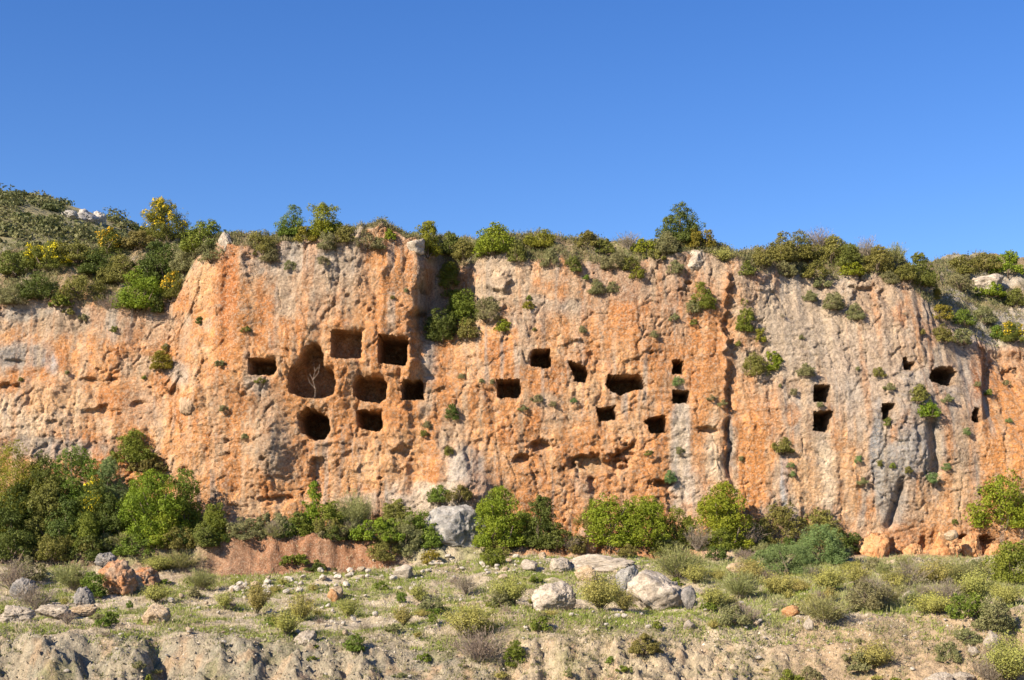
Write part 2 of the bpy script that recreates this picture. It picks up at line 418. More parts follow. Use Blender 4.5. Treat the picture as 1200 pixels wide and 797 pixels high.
CAVES = [
    ([(290, 419), (321, 419), (323, 430), (320, 439), (291, 439)], 2.2, 'small rectangular cave left of the tall arched cave'),
    ([(337, 459), (337, 437), (341, 430), (349, 424), (354, 414), (358, 405), (366, 401), (374, 405), (378, 414), (379, 428), (389, 432), (392, 445), (391, 461), (376, 467), (356, 466)], 1.9, 'tall bottle-shaped arched cave holding a bare sapling'),
    ([(388, 386), (424, 387), (423, 420), (387, 419)], 1.4, 'square cave at the top left of the main cluster'),
    ([(443, 391), (478, 395), (475, 428), (442, 425)], 3.2, 'dark square cave at the top right of the main cluster'),
    ([(414, 445), (420, 440), (447, 441), (453, 450), (452, 466), (445, 472), (424, 470), (414, 463)], 2.0, 'rounded cave in the middle of the main cluster'),
    ([(470, 447), (475, 444), (496, 446), (497, 468), (470, 469)], 2.4, 'rectangular cave at the right edge of the main cluster'),
    ([(348, 490), (358, 477), (368, 479), (384, 488), (386, 504), (381, 514), (368, 516), (353, 508)], 3.6, 'deep round cave under the bottle-shaped cave'),
    ([(418, 481), (424, 479), (446, 482), (448, 500), (443, 505), (429, 504), (419, 500)], 2.6, 'lowest rounded cave of the main cluster'),
    ([(582, 445), (609, 444), (611, 452), (610, 466), (582, 466)], 2.2, 'lone rectangular cave between the two clusters'),
    ([(621, 418), (625, 409), (644, 408), (648, 428), (641, 432), (622, 429)], 2.6, 'squarish cave highest in the middle cluster'),
    ([(664, 422), (671, 424), (686, 429), (691, 437), (686, 449), (673, 446), (671, 435)], 2.0, 'slanting torn cave with a pointed left corner'),
    ([(710, 452), (712, 439), (744, 439), (748, 437), (753, 443), (757, 454), (741, 458), (728, 464), (717, 459)], 2.8, 'wide ragged cave largest in the middle cluster'),
    ([(698, 476), (706, 478), (721, 475), (723, 491), (702, 494)], 1.9, 'small cave with a brown back wall under the wide cave'),
    ([(754, 494), (762, 488), (781, 487), (783, 507), (761, 508), (760, 498)], 2.4, 'square cave with a notched left side low on the wall'),
    ([(788, 438), (788, 423), (794, 421), (801, 423), (801, 438)], 2.4, 'narrow upright cave with a grey-green tuft at its sill'),
    ([(788, 457), (808, 457), (808, 472), (788, 473)], 2.4, 'square cave above the white streak'),
    ([(954, 450), (973, 451), (974, 471), (954, 471)], 2.6, 'upper cave of the pair in the pale wall'),
    ([(953, 482), (977, 481), (974, 500), (970, 507), (953, 504)], 2.6, 'lower cave of the pair in the pale wall'),
    ([(1033, 472), (1051, 473), (1046, 483), (1045, 493), (1035, 494)], 1.8, 'wedge-shaped cave over the grey streaks'),
    ([(1058, 420), (1062, 418), (1066, 424), (1073, 424), (1071, 433), (1059, 434)], 1.3, 'tiny shallow cave near the arched cave'),
    ([(1089, 443), (1092, 434), (1104, 428), (1114, 430), (1121, 436), (1120, 450), (1113, 453), (1092, 447)], 2.6, 'low arched cave high in the right wall'),
    ([(1139, 484), (1143, 477), (1149, 478), (1151, 494), (1143, 496), (1139, 492)], 2.6, 'small upright cave in the orange right end'),
]
def poly_sd(u, v, poly):
    """signed distance to a polygon outline, positive inside"""
    p = np.array(poly, float); q = np.roll(p, -1, 0)
    d = np.full(u.shape, 1e9); ins = np.zeros(u.shape, bool)
    for (ax, ay), (bx, by) in zip(p, q):
        ex, ey = bx - ax, by - ay
        tq = np.clip(((u - ax) * ex + (v - ay) * ey) / (ex * ex + ey * ey), 0, 1)
        d = np.minimum(d, np.hypot(u - ax - tq * ex, v - ay - tq * ey))
        if ay != by:
            c = ((ay > v) != (by > v)) & (u < (bx - ax) * (v - ay) / (by - ay) + ax)
            ins ^= c
    return np.where(ins, d, -d)

cave_id = np.zeros(Yw.shape, np.int32)
cave_near = np.zeros(Yw.shape)
Yc = Yw.copy()
wu = U + 1.3 * perlin(U / 6, V / 6, seed=90) + 0.8 * perlin(U / 2.5, V / 2.5, seed=91)
wv = V + 1.3 * perlin(U / 6, V / 6, seed=92) + 0.8 * perlin(U / 2.5, V / 2.5, seed=93)
for k, (poly, depth, lab) in enumerate(CAVES):
    p = np.array(poly)
    box = (wu > p[:, 0].min() - 10) & (wu < p[:, 0].max() + 10) & (wv > p[:, 1].min() - 10) & (wv < p[:, 1].max() + 10)
    idx = np.where(box)
    d = poly_sd(wu[idx], wv[idx], poly)
    ref = np.median(Yw[idx])
    main = 1.0 if p[:, 0].max() < 500 else 0.45
    near = sstep(-5, 0, d) * main * (0.2 + 0.8 * sstep(p[:, 0].min() + 3, p[:, 0].max() - 1, wu[idx]))
    Yc[idx] = Yc[idx] * (1 - 0.7 * near) + (ref + 0.12) * 0.7 * near
    inner = sstep(0.0, 2.2, d) * 0.88 + 0.12 * sstep(0.2, 9, d)
    Yc[idx] += 0.22 * near ** 2 + 1.25 * depth * inner * (1 + 0.10 * perlin(U[idx] / 5, V[idx] / 5, seed=95))
    cave_near[idx] = np.maximum(cave_near[idx], near)
    cave_id[idx] = np.where(d > 0.3, k + 1, cave_id[idx])
Yw0 = Yw
Yw = Yc

# vegetated slope above the rim, then the plateau behind
Yr = Yw[-1]
vs = np.interp(cu, [p[0] for p in SKY], [p[1] for p in SKY])
vr = VH - zr / Yr * F
dz0 = np.maximum(vr - vs, 3) / F * 83
Ys = Yr + np.maximum(1.5, dz0 * 1.7)
Zs = np.maximum((VH - vs) / F * Ys, zr + 0.1)
s = np.linspace(0, 1, NT + 1)[1:][:, None]
prof = s ** 0.85
Yt = Yr + s * (Ys - Yr)
sm = Yt * 0
ker = np.ones(31) / 31
Yr_s = np.convolve(np.pad(Yr, 15, 'edge'), ker, 'valid')
Yt = (Yr * (1 - s) + Yr_s * s) + s * (Ys - Yr)
Zt = zr + prof * (Zs - zr)
hum = sstep(0, 0.25, s)
Zt = Zt + hum * (0.35 * fbm(X[:NT] / 2.2, Yt / 2.2, oct=4, seed=101) + 0.10 * fbm(X[:NT] / 0.5, Yt / 0.5, oct=3, seed=102))
b = np.linspace(0, 1, NB + 1)[1:][:, None]
Yb = Yt[-1] + 75 * b ** 1.6
Zb = Zt[-1] * (1 - b) + (np.mean(Zt[-1]) - 0.5) * b - 2.0 * b
Yall = np.concatenate([Yw, Yt, Yb]); Zall = np.concatenate([Zw, Zt, Zb])
Uall, Vall = uv(X, Yall, Zall)

def cliff_colour():
    u = np.concatenate([U, Uall[NW:]]); v = np.concatenate([V, Vall[NW:]])
    x, z = X, Zall + 0 * X
    c = np.zeros(u.shape + (3,))
    n1 = fbm(x / 3.0, z / 4.0, oct=5, seed=111); n2 = fbm(x / 1.1, z / 1.3, oct=5, seed=112); n3 = fbm(x / 0.6, z / 4.5, oct=4, seed=113)
    n4 = fbm(x / 0.35, z / 0.35, oct=3, seed=114)
    def mix(m, rgb):
        nonlocal c
        m = np.clip(m, 0, 1)[..., None]
        c = c * (1 - m) + np.array(rgb) * m
    OR, LO, RE, TA, GR, DG, CR = (0.485, 0.226, 0.088), (0.54, 0.32, 0.16), (0.37, 0.148, 0.054), (0.375, 0.29, 0.205), (0.315, 0.285, 0.245), (0.20, 0.185, 0.17), (0.62, 0.49, 0.34)
    c[:] = OR
    mix(sstep(-0.1, 0.5, n1) * 0.55, LO)
    mix(sstep(0.15, 0.55, n2) * 0.45, RE)
    mix(sstep(0.2, 0.65, -n2) * 0.32, CR)
    mix(sstep(0.1, 0.6, n3) * 0.45, TA)
    right = sstep(872, 915, u + 18 * n1) * (1 - sstep(1120, 1165, u + 20 * n1))
    mix(right * sstep(-0.5, 0.2, 0.5 - (v - 470) / 170 + 0.7 * n3) * 0.75, TA)
    mix(right * sstep(-0.1, 0.5, fbm(x / 1.1, z / 7, oct=4, seed=116)) * 0.75, (0.285, 0.26, 0.225))
    mix(right * sstep(0.2, 0.55, fbm(x / 1.6, z / 3, oct=4, seed=118)) * sstep(430, 500, v) * 0.7, OR)
    mix(right * sstep(0.22, 0.5, fbm(x / 0.45, z / 9, oct=3, seed=119)) * 0.65, DG)
    def blob(a, b, ra, rb, rgb, st=0.85, soft=0.5, w=0.55):
        r = np.hypot((u - a) / ra, (v - b) / rb) + w * n2 * 0.8 + 0.25 * w * n4
        mix((1 - sstep(1 - soft, 1 + soft * 0.6, r)) * st, rgb)
    for args in [
        (360, 330, 60, 55, TA, .8), (340, 300, 50, 25, GR, .7), (400, 290, 25, 35, GR, .6), (455, 345, 34, 60, OR, .75), (268, 345, 10, 60, RE, .85), (262, 330, 16, 50, RE, .6), (235, 320, 20, 35, LO, .8),
        (90, 375, 110, 18, TA, .85), (170, 385, 60, 25, TA, .6), (30, 365, 40, 14, GR, .8), (25, 418, 38, 18, GR, .9), (12, 418, 16, 10, DG, .7), (60, 425, 10, 12, (0.36, 0.33, 0.31), .9), (50, 480, 70, 35, CR, .55), (40, 470, 60, 15, LO, .8), (10, 490, 25, 25, CR, .6),
        (165, 425, 30, 14, TA, .7), (205, 435, 20, 14, GR, .7), (165, 478, 28, 22, (0.42, 0.27, 0.17), .7), (60, 525, 90, 14, GR, .7),
        (312, 480, 20, 40, (0.33, 0.22, 0.14), .85), (320, 530, 28, 32, (0.36, 0.255, 0.17), .85), (300, 450, 18, 14, GR, .7),
        (400, 445, 70, 60, OR, .5), (440, 540, 55, 45, LO, .6), (430, 470, 40, 50, OR, .5), (355, 450, 25, 40, OR, .5),
        (505, 420, 9, 45, GR, .75), (500, 470, 12, 20, TA, .7), (512, 350, 16, 50, DG, .55),
        (590, 325, 40, 40, CR, .65), (575, 345, 25, 30, TA, .7), (620, 370, 30, 25, GR, .6), (670, 360, 22, 14, GR, .8), (615, 395, 12, 35, TA, .7), (680, 395, 10, 25, GR, .5), (660, 385, 40, 22, OR, .5),
        (770, 335, 100, 30, (0.32, 0.205, 0.135), .8), (745, 315, 60, 14, RE, .45), (780, 375, 30, 25, TA, .5), (810, 350, 25, 30, RE, .45), (830, 300, 25, 12, RE, .5), (842, 320, 10, 30, CR, .5),
        (800, 520, 11, 75, (0.50, 0.42, 0.33), .95, .4, .4), (806, 570, 22, 36, (0.46, 0.38, 0.30), .8), (790, 525, 5, 60, GR, .7), (836, 530, 15, 42, CR, .75), (820, 510, 10, 60, OR, .6),
        (856, 525, 5, 40, DG, .95, .3, .3), (862, 545, 5, 50, GR, .7), (885, 540, 24, 70, (0.50, 0.225, 0.08), .9, .4, .4), (919, 560, 5, 42, (0.33, 0.33, 0.33), .95, .3, .25), (905, 480, 12, 40, OR, .6),
        (930, 390, 75, 70, TA, .55), (960, 400, 90, 70, (0.42, 0.35, 0.265), .55), (910, 345, 25, 30, CR, .6), (1010, 440, 60, 60, (0.40, 0.31, 0.23), .75), (1030, 345, 45, 40, (0.33, 0.225, 0.15), .8), (1055, 365, 12, 16, RE, .8),
        (968, 555, 16, 60, CR, .85), (945, 560, 20, 40, LO, .7), (1000, 540, 25, 60, LO, .55),
        (1029, 530, 10, 55, (0.25, 0.245, 0.24), .95, .35, .3), (1040, 570, 14, 60, GR, .8), (1070, 530, 26, 40, (0.30, 0.275, 0.25), .85), (1060, 600, 22, 50, GR, .55), (1055, 580, 5, 40, DG, .8), (1068, 620, 10, 22, DG, .5),
        (1100, 460, 45, 45, GR, .65), (1130, 560, 22, 55, TA, .7), (1143, 570, 5, 40, GR, .8), (1110, 400, 35, 30, TA, .6), (1095, 390, 20, 14, RE, .5), (1165, 390, 40, 22, (0.45, 0.40, 0.34), .7), (1170, 350, 40, 20, (0.45, 0.40, 0.34), .6),
        (1185, 520, 38, 100, (0.52, 0.24, 0.085), .8), (1150, 430, 12, 40, RE, .8), (1190, 420, 20, 30, OR, .7), (1100, 590, 40, 40, LO, .6),
        (1075, 635, 90, 20, OR, .75), (1020, 625, 20, 22, CR, .4),
        (540, 555, 26, 34, (0.40, 0.35, 0.29), .95), (548, 578, 40, 26, (0.42, 0.37, 0.31), .95), (500, 590, 55, 24, (0.46, 0.385, 0.295), .9), (440, 592, 60, 12, (0.46, 0.37, 0.27), .7), (560, 550, 9, 24, DG, .7), (510, 585, 40, 22, (0.50, 0.41, 0.31), .85), (450, 585, 60, 10, (0.46, 0.36, 0.27), .6), (530, 500, 20, 30, TA, .6),
        (690, 545, 30, 12, (0.45, 0.31, 0.17), .7), (600, 580, 60, 30, OR, .5), (735, 560, 40, 30, OR, .5), (690, 480, 60, 30, LO, .5), (640, 470, 30, 12, TA, .7), (660, 490, 30, 12, TA, .5)]:
        blob(*args)
    up = np.clip((np.interp(u, [p[0] for p in RIM], [p[1] for p in RIM]) + 26 - v) / 26, 0, 1)
    up2 = np.clip((np.interp(u, [p[0] for p in RIM], [p[1] for p in RIM]) + 80 - v) / 60, 0, 1) * sstep(290, 330, u)
    mix(up2 * 0.62 * sstep(-0.35, 0.3, n1 + .5 * n3), (0.375, 0.285, 0.20))
    mix(up * 0.4 * sstep(-0.4, 0.2, n2), GR)
    # water stains: thin vertical runs of grey
    run = sstep(0.28, 0.6, fbm(x / 0.42, z / 9.0, oct=3, seed=120)) * sstep(-0.05, 0.35, fbm(x / 4, z / 5, oct=2, seed=121))
    mix(run * 0.6, GR)
    mix(sstep(0.2, 0.55, fbm(x / 0.8, z / 8.0, oct=4, seed=126)) * 0.4, (0.44, 0.19, 0.065))
    mix(sstep(0.25, 0.6, fbm(x / 0.5, z / 6.0, oct=4, seed=128)) * 0.35, (0.52, 0.39, 0.25))
    run = sstep(0.36, 0.6, fbm(x / 0.3, z / 7.0, oct=3, seed=123)) * sstep(0.05, 0.4, fbm(x / 4, z / 5, oct=2, seed=124))
    mix(run * 0.6, DG)
    mix(sstep(0.42, 0.7, n4) * 0.35, GR)
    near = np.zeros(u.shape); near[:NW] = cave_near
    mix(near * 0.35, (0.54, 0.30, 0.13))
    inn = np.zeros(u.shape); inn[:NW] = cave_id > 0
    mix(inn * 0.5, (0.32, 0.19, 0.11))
    # slope above: thin soil, dry grass and green herbs
    top = np.zeros(u.shape); top[NW:] = 1; top[NW:NW + NT] = sstep(0.0, 0.16, s + 0.08 * n2[NW:NW + NT])
    mix(top * 0.9, (0.24, 0.185, 0.10))
    mix(top * sstep(-0.2, 0.3, n1), (0.13, 0.14, 0.05))
    mix(top * sstep(0.25, 0.5, n2) * 0.7, (0.38, 0.33, 0.27))
    for (a, b, ra, rb) in ((1172, 388, 40, 20), (1165, 328, 34, 12), (1120, 345, 16, 12), (1195, 372, 14, 20)):
        blob(a, b, ra, rb, (0.43, 0.385, 0.325), .85)
    return c
ccol = cliff_colour().reshape(-1, 3)
cV = np.stack([X, Yall, Zall], -1).reshape(-1, 3)
cF = grid_faces(NW + NT + NB, nc)
cid_all = np.zeros((NW + NT + NB) * nc, np.int32); cid_all[:NW * nc] = cave_id.ravel()
fid = cid_all[cF].max(1)
def sub_mesh(name, faces, mat, smooth):
    idx, inv = np.unique(faces, return_inverse=True)
    return build_mesh(name, cV[idx], inv.reshape(faces.shape), mat, smooth, ccol[idx])
cliff = link('cliff', sub_mesh('cliff', cF[fid == 0], M_CLIFF, True))
tag(cliff, 'orange and grey limestone cliff pierced by rock-cut caves', 'cliff', kind='structure')
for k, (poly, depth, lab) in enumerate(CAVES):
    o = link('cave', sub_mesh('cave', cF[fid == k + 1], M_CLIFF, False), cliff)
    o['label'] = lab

# ------------------------------------------------------------------ the far hill on the left
HR = [(-900, 300), (-300, 226), (-100, 222), (0, 229), (40, 233), (70, 238), (100, 243), (125, 250), (160, 263), (220, 292), (330, 350), (500, 400)]
hx = np.arange(-150, 0, 0.8); hy = np.arange(92, 330, 1.0)
HX, HY = np.meshgrid(hx, hy)
def hill_z(x, y):
    RY = 150.0
    ur = 600 + np.asarray(x) / RY * F
    zr_ = (VH - 9 - np.interp(ur, [p[0] for p in HR], [p[1] for p in HR])) / F * RY
    tq = np.clip((np.asarray(y) - 92) / (RY - 92), 0, 1)
    zb = np.minimum(zr_, 15.5)
    z = zb + (zr_ - zb) * np.sin(tq * math.pi / 2) ** 0.9
    z = z - np.maximum(0, np.asarray(y) - RY) * 0.22
    return z + 0.5 * fbm(np.asarray(x) / 9, np.asarray(y) / 9, oct=4, seed=131) * tq - 0.4
HZ = hill_z(HX, HY)
hn = fbm(HX / 6, HY / 6, oct=4, seed=133)[..., None]
hc = np.array((0.24, 0.215, 0.11)) + np.clip(hn, -0.5, 0.8) * np.array((0.10, 0.06, 0.03))
hill = link('hill', build_mesh('hill', np.stack([HX, HY, HZ], -1).reshape(-1, 3), grid_faces(*HX.shape), M_GROUND, True, hc.reshape(-1, 3)))
tag(hill, 'scrub covered hillside rising behind the left end of the cliff', 'hill', kind='structure')

# ------------------------------------------------------------------ lookup from a view ray to the terrain point it meets
MAPW, MAPH = 700, 420
ymap = np.full((MAPH, MAPW), np.inf)
def splat(x, y, z):
    u, v = uv(x, np.maximum(y, 1), z)
    iu = np.round((u + 100) / 2).astype(int); iv = np.round(v / 2).astype(int)
    ok = (iu >= 0) & (iu < MAPW) & (iv >= 0) & (iv < MAPH) & (y > 45)
    np.minimum.at(ymap, (iv[ok], iu[ok]), y[ok])
splat(X[:, ::1], np.concatenate([Yw0, Yall[NW:]]), Zall)
splat(GX, GY, GZ)
def ray(u, v):
    """world point of the terrain seen at photo position (u, v); searches downwards past the skyline"""
    iu = int(round((u + 100) / 2)); iv = int(round(v / 2))
    iu = min(max(iu, 1), MAPW - 2)
    while iv < MAPH - 2:
        w = ymap[max(iv - 1, 0):iv + 2, iu - 1:iu + 2]
        if np.isfinite(w).any():
            y = float(np.min(w[np.isfinite(w)])); v = max(v, iv * 2 - 1)
            return ((u - 600) / F * y, y, (VH - v) / F * y)
        iv += 1; v = iv * 2
    return ((u - 600) / F * 60, 60, -3)
def gz(x, y): return float(ground_z(np.array([x]), np.array([y]))[0][0])

# ------------------------------------------------------------------ plants
rnd = random.Random(5)
STY = {   # leaf colours (two ends), leaf length, slenderness, gap fraction, form
    'bright':  ((0.125, 0.180, 0.012), (0.270, 0.310, 0.024), 0.15, 0.60, 'dome'),
    'green':   ((0.095, 0.140, 0.017), (0.205, 0.250, 0.032), 0.15, 0.55, 'dome'),
    'moss':    ((0.110, 0.125, 0.024), (0.230, 0.230, 0.046), 0.15, 0.50, 'dome'),
    'dark':    ((0.060, 0.086, 0.015), (0.135, 0.165, 0.030), 0.15, 0.55, 'dome'),
    'olive':   ((0.135, 0.132, 0.030), (0.270, 0.245, 0.058), 0.15, 0.50, 'dome'),
    'grey':    ((0.155, 0.160, 0.060), (0.300, 0.285, 0.125), 0.15, 0.38, 'dome'),
    'blue':    ((0.110, 0.180, 0.055), (0.220, 0.310, 0.105), 0.16, 0.28, 'dome'),
    'feather': ((0.190, 0.205, 0.066), (0.340, 0.325, 0.130), 0.26, 0.12, 'spray'),
    'spurge':  ((0.240, 0.235, 0.060), (0.440, 0.405, 0.110), 0.15, 0.30, 'spray'),
    'broom':   ((0.105, 0.140, 0.022), (0.210, 0.220, 0.038), 0.17, 0.28, 'dome'),
    'dry':     ((0.210, 0.165, 0.120), (0.360, 0.300, 0.220), 0.24, 0.10, 'spray'),
    'yellow':  ((0.150, 0.155, 0.020), (0.320, 0.285, 0.028), 0.15, 0.50, 'dome'),
}
def quads(P, Nn, L, wid, r):
    """rhombus leaves at P facing Nn"""
    n = len(P)
    Nn = Nn / np.linalg.norm(Nn, axis=1)[:, None]
    T = r.normal(size=(n, 3)); T -= (T * Nn).sum(1)[:, None] * Nn; T /= np.linalg.norm(T, axis=1)[:, None]
    B = np.cross(Nn, T)
    l = (L * r.uniform(0.6, 1.25, n))[:, None]; w = l * wid
    V = np.stack([P - T * l / 2, P + B * w / 2 - Nn * l * 0.06, P + T * l / 2, P - B * w / 2 - Nn * l * 0.06], 1).reshape(-1, 3)
    return V, np.arange(4 * n).reshape(n, 4)

def blades(P, D, L, wid, r):
    n = len(P)
    D = D / np.linalg.norm(D, axis=1)[:, None]
    S = np.cross(D, r.normal(size=(n, 3))); S /= np.linalg.norm(S, axis=1)[:, None]
    l = (L * r.uniform(0.6, 1.3, n))[:, None]; w = l * wid
    bend = r.normal(size=(n, 3)) * 0.15 * l
    V = np.stack([P - S * w / 2, P + S * w / 2, P + D * l * 0.55 + S * w * 0.45 + bend * .3, P + D * l + bend], 1).reshape(-1, 3)
    return V, np.arange(4 * n).reshape(n, 4)

def tone(r, n, a, b, P=None):
    k = r.beta(1.6, 1.6, n)
    if P is not None: k = np.clip(k * 0.6 + 0.4 * (0.5 + 0.9 * perlin(P[:, 0] * 1.3, P[:, 1] * 1.3, P[:, 2] * 1.3)), 0, 1)
    c = np.array(a) * (1 - k[:, None]) + np.array(b) * k[:, None]
    return c * r.uniform(0.8, 1.2, n)[:, None]

def crown_points(w, h, n, r, lobes):
    """leaf positions on an uneven dome of round lobes made of smaller sprays, with outward directions; base at z = 0"""
    R_ = w / 2; q = min(1.0, 1.25 * h / w)
    nl = int(1.3 * lobes * (1 + 0.5 * max(0, h / R_ - 1.3)))
    az = r.uniform(0, 2 * math.pi, nl); zz = r.uniform(0.0, 1.0, nl) ** 1.35
    lr = R_ * q * r.uniform(0.20, 0.38, nl)
    prof = np.sqrt(np.clip(1 - np.clip((zz - 0.35) / 0.68, 0, 1) ** 2, 0, 1)) * (0.86 + 0.14 * np.clip(zz / .35, 0, 1))
    rr = np.maximum(R_ * prof * r.uniform(0.8, 1.05, nl) - lr * .9, 0)
    C = np.stack([rr * np.cos(az), rr * np.sin(az), np.maximum(zz * h - lr * .8, lr * .4)], 1)
    nb = max(1, int(round(h / R_)))                          # the full middle of the crown
    for k in range(min(nb, 3)):
        C[k] = (0, 0, h * (0.35 + 0.3 * k / nb)); lr[k] = min(0.55 * R_, .5 * h)
    m = 10
    Dm = r.normal(size=(nl, m, 3)); Dm[..., 2] += 0.35; Dm /= np.linalg.norm(Dm, axis=2)[..., None]
    SC_ = C[:, None, :] + Dm * (lr[:, None] * r.uniform(.7, 1.05, (nl, m)))[..., None]
    sr = lr[:, None] * r.uniform(.26, .5, (nl, m))
    pick = r.choice(nl, n, p=lr ** 2 / (lr ** 2).sum()); pm = r.integers(0, m, n)
    D = r.normal(size=(n, 3)); D /= np.linalg.norm(D, axis=1)[:, None]
    Da = D * .75 + Dm[pick, pm] * .55 + np.array((0, 0, .15))
    Da /= np.linalg.norm(Da, axis=1)[:, None]
    Pa = SC_[pick, pm] + Da * (sr[pick, pm] * np.clip(r.normal(.85, .22, n), 0, 1.5))[:, None]
    Pb = C[pick] + D * (lr[pick] * np.clip(r.normal(.8, .2, n), 0, 1.25))[:, None]
    kind = r.uniform(size=n) < 0.74
    P = np.where(kind[:, None], Pa, Pb); D = np.where(kind[:, None], Da, D)
    low = P[:, 2] < 0
    P[low, 2] = r.uniform(0, .2 * h, low.sum())
    S = np.array([R_ / np.quantile(np.abs(P[:, :2]), 0.985)] * 2 + [h / np.quantile(P[:, 2], 0.995)])
    return P * S, D, C * S

def tube(pts, r0, r1, n=5):
    pts = np.array(pts, float); m = len(pts)
    V, Fc = [], []
    for i, p in enumerate(pts):
        d = pts[min(i + 1, m - 1)] - pts[max(i - 1, 0)]; d /= np.linalg.norm(d) + 1e-9
        a = np.cross(d, (0.3, 1, 0.1)); a /= np.linalg.norm(a); bb = np.cross(d, a)
        rr = r0 + (r1 - r0) * i / (m - 1)
        for k in range(n):
            V.append(p + rr * (a * math.cos(2 * math.pi * k / n) + bb * math.sin(2 * math.pi * k / n)))
    for i in range(m - 1):
        for k in range(n):
            Fc.append((i * n + k, i * n + (k + 1) % n, (i + 1) * n + (k + 1) % n, (i + 1) * n + k))
    return np.array(V), np.array(Fc)

def join(parts):
    Vs, Fs, o = [], [], 0
    for v, f in parts: Vs.append(v); Fs.append(f + o); o += len(v)
    return np.concatenate(Vs), np.concatenate(Fs)

WOODC = (0.19, 0.145, 0.105)
def wood_mesh(w, h, r, ends, thick, trunk=False):
    parts = []
    for e in ends:
        e = np.array(e, float)
        st = np.array((r.normal() * .04 * w, r.normal() * .04 * w, -0.12 * h))
        mid = st * .5 + e * .5 + r.normal(size=3) * 0.07 * w
        if trunk: st = np.array((0, 0, -0.1 * h)); mid = np.array((0.02 * w, 0.0, h * .3)) + r.normal(size=3) * .03 * w
        parts.append(tube([st, mid * .5 + st * .5 + r.normal(size=3) * .02 * w, mid, mid * .4 + e * .6, e], thick, thick * .3))
    V, Fc = join(parts)
    return build_mesh('branches', V, Fc, M_WOOD, True, np.tile(WOODC, (len(V), 1)) * r.uniform(.8, 1.2))

